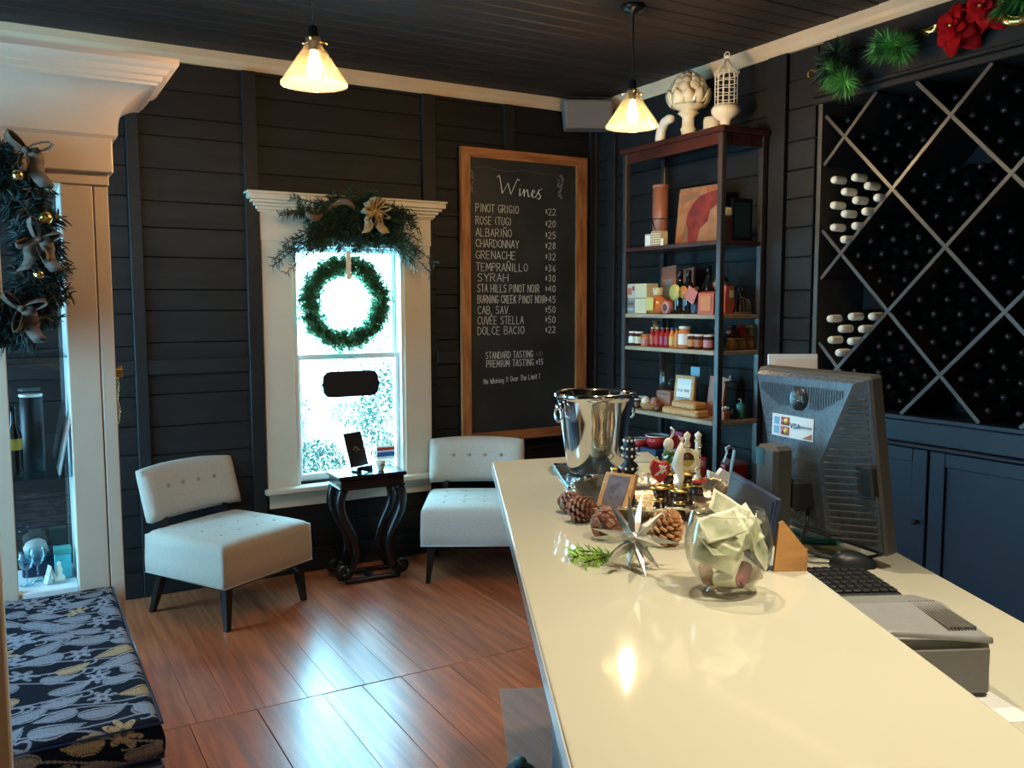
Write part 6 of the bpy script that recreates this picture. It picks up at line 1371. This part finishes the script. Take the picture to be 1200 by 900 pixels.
# payment sticker
stT = tilt @ Matrix.Translation((-.018, yf(.300)-.001, .300)) @ Matrix.Rotation(-sl, 4, 'X') @ Matrix.Scale(.94, 4)
def sbx(nm, x0, x1, z0, z1, mt, d=0): q = MB(); q.T = stT; q.box(x0, x1, -.0012-d, -.0004-d, z0, z1); return part(nm, q, mt, MO)
sbx('card_sticker', -.078, .078, -.030, .030, 'white')
for z0, z1 in ((.002, .022), (-.023, -.003)): sbx('blue_card_square', -.070, -.050, z0, z1, 'skyblue', .001)
for z0, z1 in ((.002, .024), (-.025, -.002)):
    zc = (z0+z1)/2; sbx('card_ground', -.043, -.010, z0, z1, 'red' if z0 > 0 else 'tomato', .001)
    q = MB(); q.T = stT @ Matrix.Translation((-.0315, -.0026, zc)); q.lathe([(.0085, -.0003), (.0085, .0003)], 18, axis='y'); part('red_disc', q, 'red', MO)
    q = MB(); q.T = stT @ Matrix.Translation((-.0215, -.0032, zc)); q.lathe([(.0085, -.0003), (.0085, .0003)], 18, axis='y'); part('orange_disc', q, 'yellow', MO)
for txt, x, sz, mt in (('VISA', .012, .020, 'navy'), ('DISCOVER', .051, .0095, 'grey')):
    o = words('sticker_lettering', txt, sz, mt, MO, (0, 0, 0), ext=.0003); o.matrix_local = stT @ Matrix.Translation((x, -.0022, .003)) @ Matrix.Rotation(pi/2, 4, 'X')
q = MB(); q.T = stT; q.prism([(.040, -.026), (.074, -.026), (.074, -.010)], -.0022, -.0014); part('orange_wedge', q, 'rust', MO)
part('usb_hub', mm().box(.150, .200, -.060, -.041, .150, .225, bev=.004), 'black_plastic', MO)
q = mm(); 
for z in (.165, .195): q.box(.160, .176, -.0625, -.0602, z, z+.014)
part('port', q, 'steel', MO)
part('hub', MB().box(-.045, .045, -.175, -.100, .120, .200, bev=.010), 'black_plastic', MO)
part('column', MB().box(-.038, .040, -.235, -.176, .012, .285, bev=.010), 'grey_plastic', MO)
part('column_cap', MB().box(-.030, -.002, -.2362, -.2352, .235, .278), 'tealdark', MO)
part('foot', MB().lathe([(.060, 0), (.062, .004), (.056, .011), (.04, .012)], 36, c=(0, -.205, 0)), 'black_plastic', MO)
cb = MB().tube([(.02, -.11, .12), (.03, -.125, .07), (.012, -.13, .02), (.05, -.10, .006), (.12, -.06, .006), (.17, -.02, .03), (.16, -.02, .10)], .005, 8); cb.tube([(.10, -.07, .12), (.11, -.075, .09), (.115, -.072, .06)], .009, 8)
part('cable', cb, 'black_plastic', MO)

# mouse, keyboard, printer, small things on the work counter
t = bthing('computer_mouse', 'black computer mouse below the monitor', 'mouse', 1.995, .962, LZ, radians(-8))
vs = []; F = []
for k in range(9):
    f = k/8; x = -.056+.112*f; wz = .030*sqrt(max(.02, 1-(2*f-1)**4)); hz = .008+.030*sin(pi*min(1, f*.75+.18))**1.2*(1 if 0 < k < 8 else .4)
    for a in range(9): q = a/8*pi; vs.append((x, -wz*cos(q), hz*sin(q)**.8 if 0 < a < 8 else 0))
for k in range(8):
    for a in range(8): b = k*9+a; F.append((b, b+9, b+10, b+1))
F += [tuple(range(9)), tuple(range(72, 81))[::-1]]
MB().add(vs, F, 0, True).build('body', 'black_plastic', t); part('wheel', MB().lathe([(.006, -.003), (.006, .003)], 12, axis='y', c=(-.034, 0, .030)), 'grey_plastic', t)
part('cord', MB().tube([(-.056, 0, .006), (-.09, .01, .004), (-.14, .05, .004), (-.18, .12, .004)], .002, 6), 'black_plastic', t)
t = bthing('keyboard', 'black computer keyboard lying behind the card printer', 'keyboard', 1.852, .800, LZ); part('base', MB().box(-.150, .158, -.098, .098, .001, .014, bev=.004), 'black_plastic', t)
kid = None
for r in range(6):
    for c in range(15):
        nm = MB().box(-.0085, .0085, -.0115, .0115, 0, .006, bev=.002) if kid is None else None
        if kid is None: kid = part('key', nm, 'black_plastic', t, loc=(-.138+c*.0200, -.078+r*.0295, .0145))
        else:
            k2 = kid.copy(); COL.objects.link(k2); k2.parent = t; k2.location = (-.138+c*.0200, -.078+r*.0295, .0145)
t = bthing('receipt_printer', 'grey desktop printer between the bar and the work counter edge', 'printer', 1.475, .742, LZ)
def pprof(x, pts, mt, nm, x1, bev_=.006):
    o = part(nm, MB().prism(pts, x, x1, 'yz'), mt, t); bevel(o, bev_, 3); return o
pprof(-.105, [(-.178, .006), (-.172, .084), (-.168, .098), (-.03, .106), (.06, .088), (.160, .044), (.190, .014), (.190, .006)], 'printer_light', 'upper_shell', .118)
part('side_panel', MB().box(-.103, .112, -.1835, -.1786, .008, .082, bev=.002), 'printer_dark', t)
o = part('front_ridge', MB().tube([(-.102, -.176, .100), (-.05, -.177, .110), (0, -.178, .106), (.06, -.178, .100), (.116, -.177, .093)], .006, 8), 'printer_light', t)
rb2 = MB()
for k in range(9): rb2.box(.062+k*.0055, .0645+k*.0055, -.15, -.02, .0965, .1060, bev=.0008)
part('rib', rb2, 'printer_dark', t, kind='stuff')
part('foot', MB().box(-.10, .10, -.16, .17, 0, .0058), 'black_plastic', t)
t = bthing('paper_slip', 'white paper slip under the near end of the printer', 'paper', 1.255, .790, LZ+.0003, .1); part('sheet', MB().box(-.06, .085, -.05, .06, 0, .0006), 'paper', t); part('fold', MB().box(-.06, .085, .0605, .075, 0, .002), 'paper', t)
t = bthing('cyan_leaflet', 'bright cyan and white packet lying behind the monitor stand', 'packet', 2.245, .975, LZ, radians(-5)); part('packet', MB().box(-.07, .06, -.055, .055, 0, .014, bev=.002), 'cyan_pack', t); part('print', MB().box(-.06, .05, -.045, .045, .0142, .0150), 'skyblue', t)
t = bthing('tent_card', 'white and pink certificate card in a pale frame rising behind the monitor', 'card', 2.60, 1.055, LZ, radians(-3)); 
mq = MB(); mq.T = Matrix.Rotation(radians(-7), 4, 'X'); mq.box(-.072, .085, 0, .006, .30, .478, bev=.002); mq.build('frame', 'window_white', t)
mq = MB(); mq.T = Matrix.Rotation(radians(-7), 4, 'X'); mq.box(-.052, .078, -.002, -.0002, .31, .462); mq.build('sheet', 'paper_pink', t)
mq = MB(); mq.T = Matrix.Rotation(radians(-7), 4, 'X'); mq.box(-.012, .012, .001, .007, .0, .30); mq.build('stem', 'black_metal', t); part('base', MB().box(-.06, .06, -.04, .04, 0, .006, bev=.002), 'black_metal', t)
t = bthing('pen_cup', 'white cup of paper napkins with a blue pen behind the dark table sign', 'cup', 2.22, .700, LZ); part('cup', MB().lathe([(.030, 0), (.038, .165), (.035, .165), (.028, .004)], 22), 'white', t)
part('napkin', MB().prism([(-.034, .150), (-.030, .195), (-.008, .185), (.004, .200), (.030, .186), (.034, .15)], -.012, .012), 'paper', t); part('pen', MB().tube([(.02, .01, .10), (.045, .02, .245)], .004, 8), 'skyblue', t)
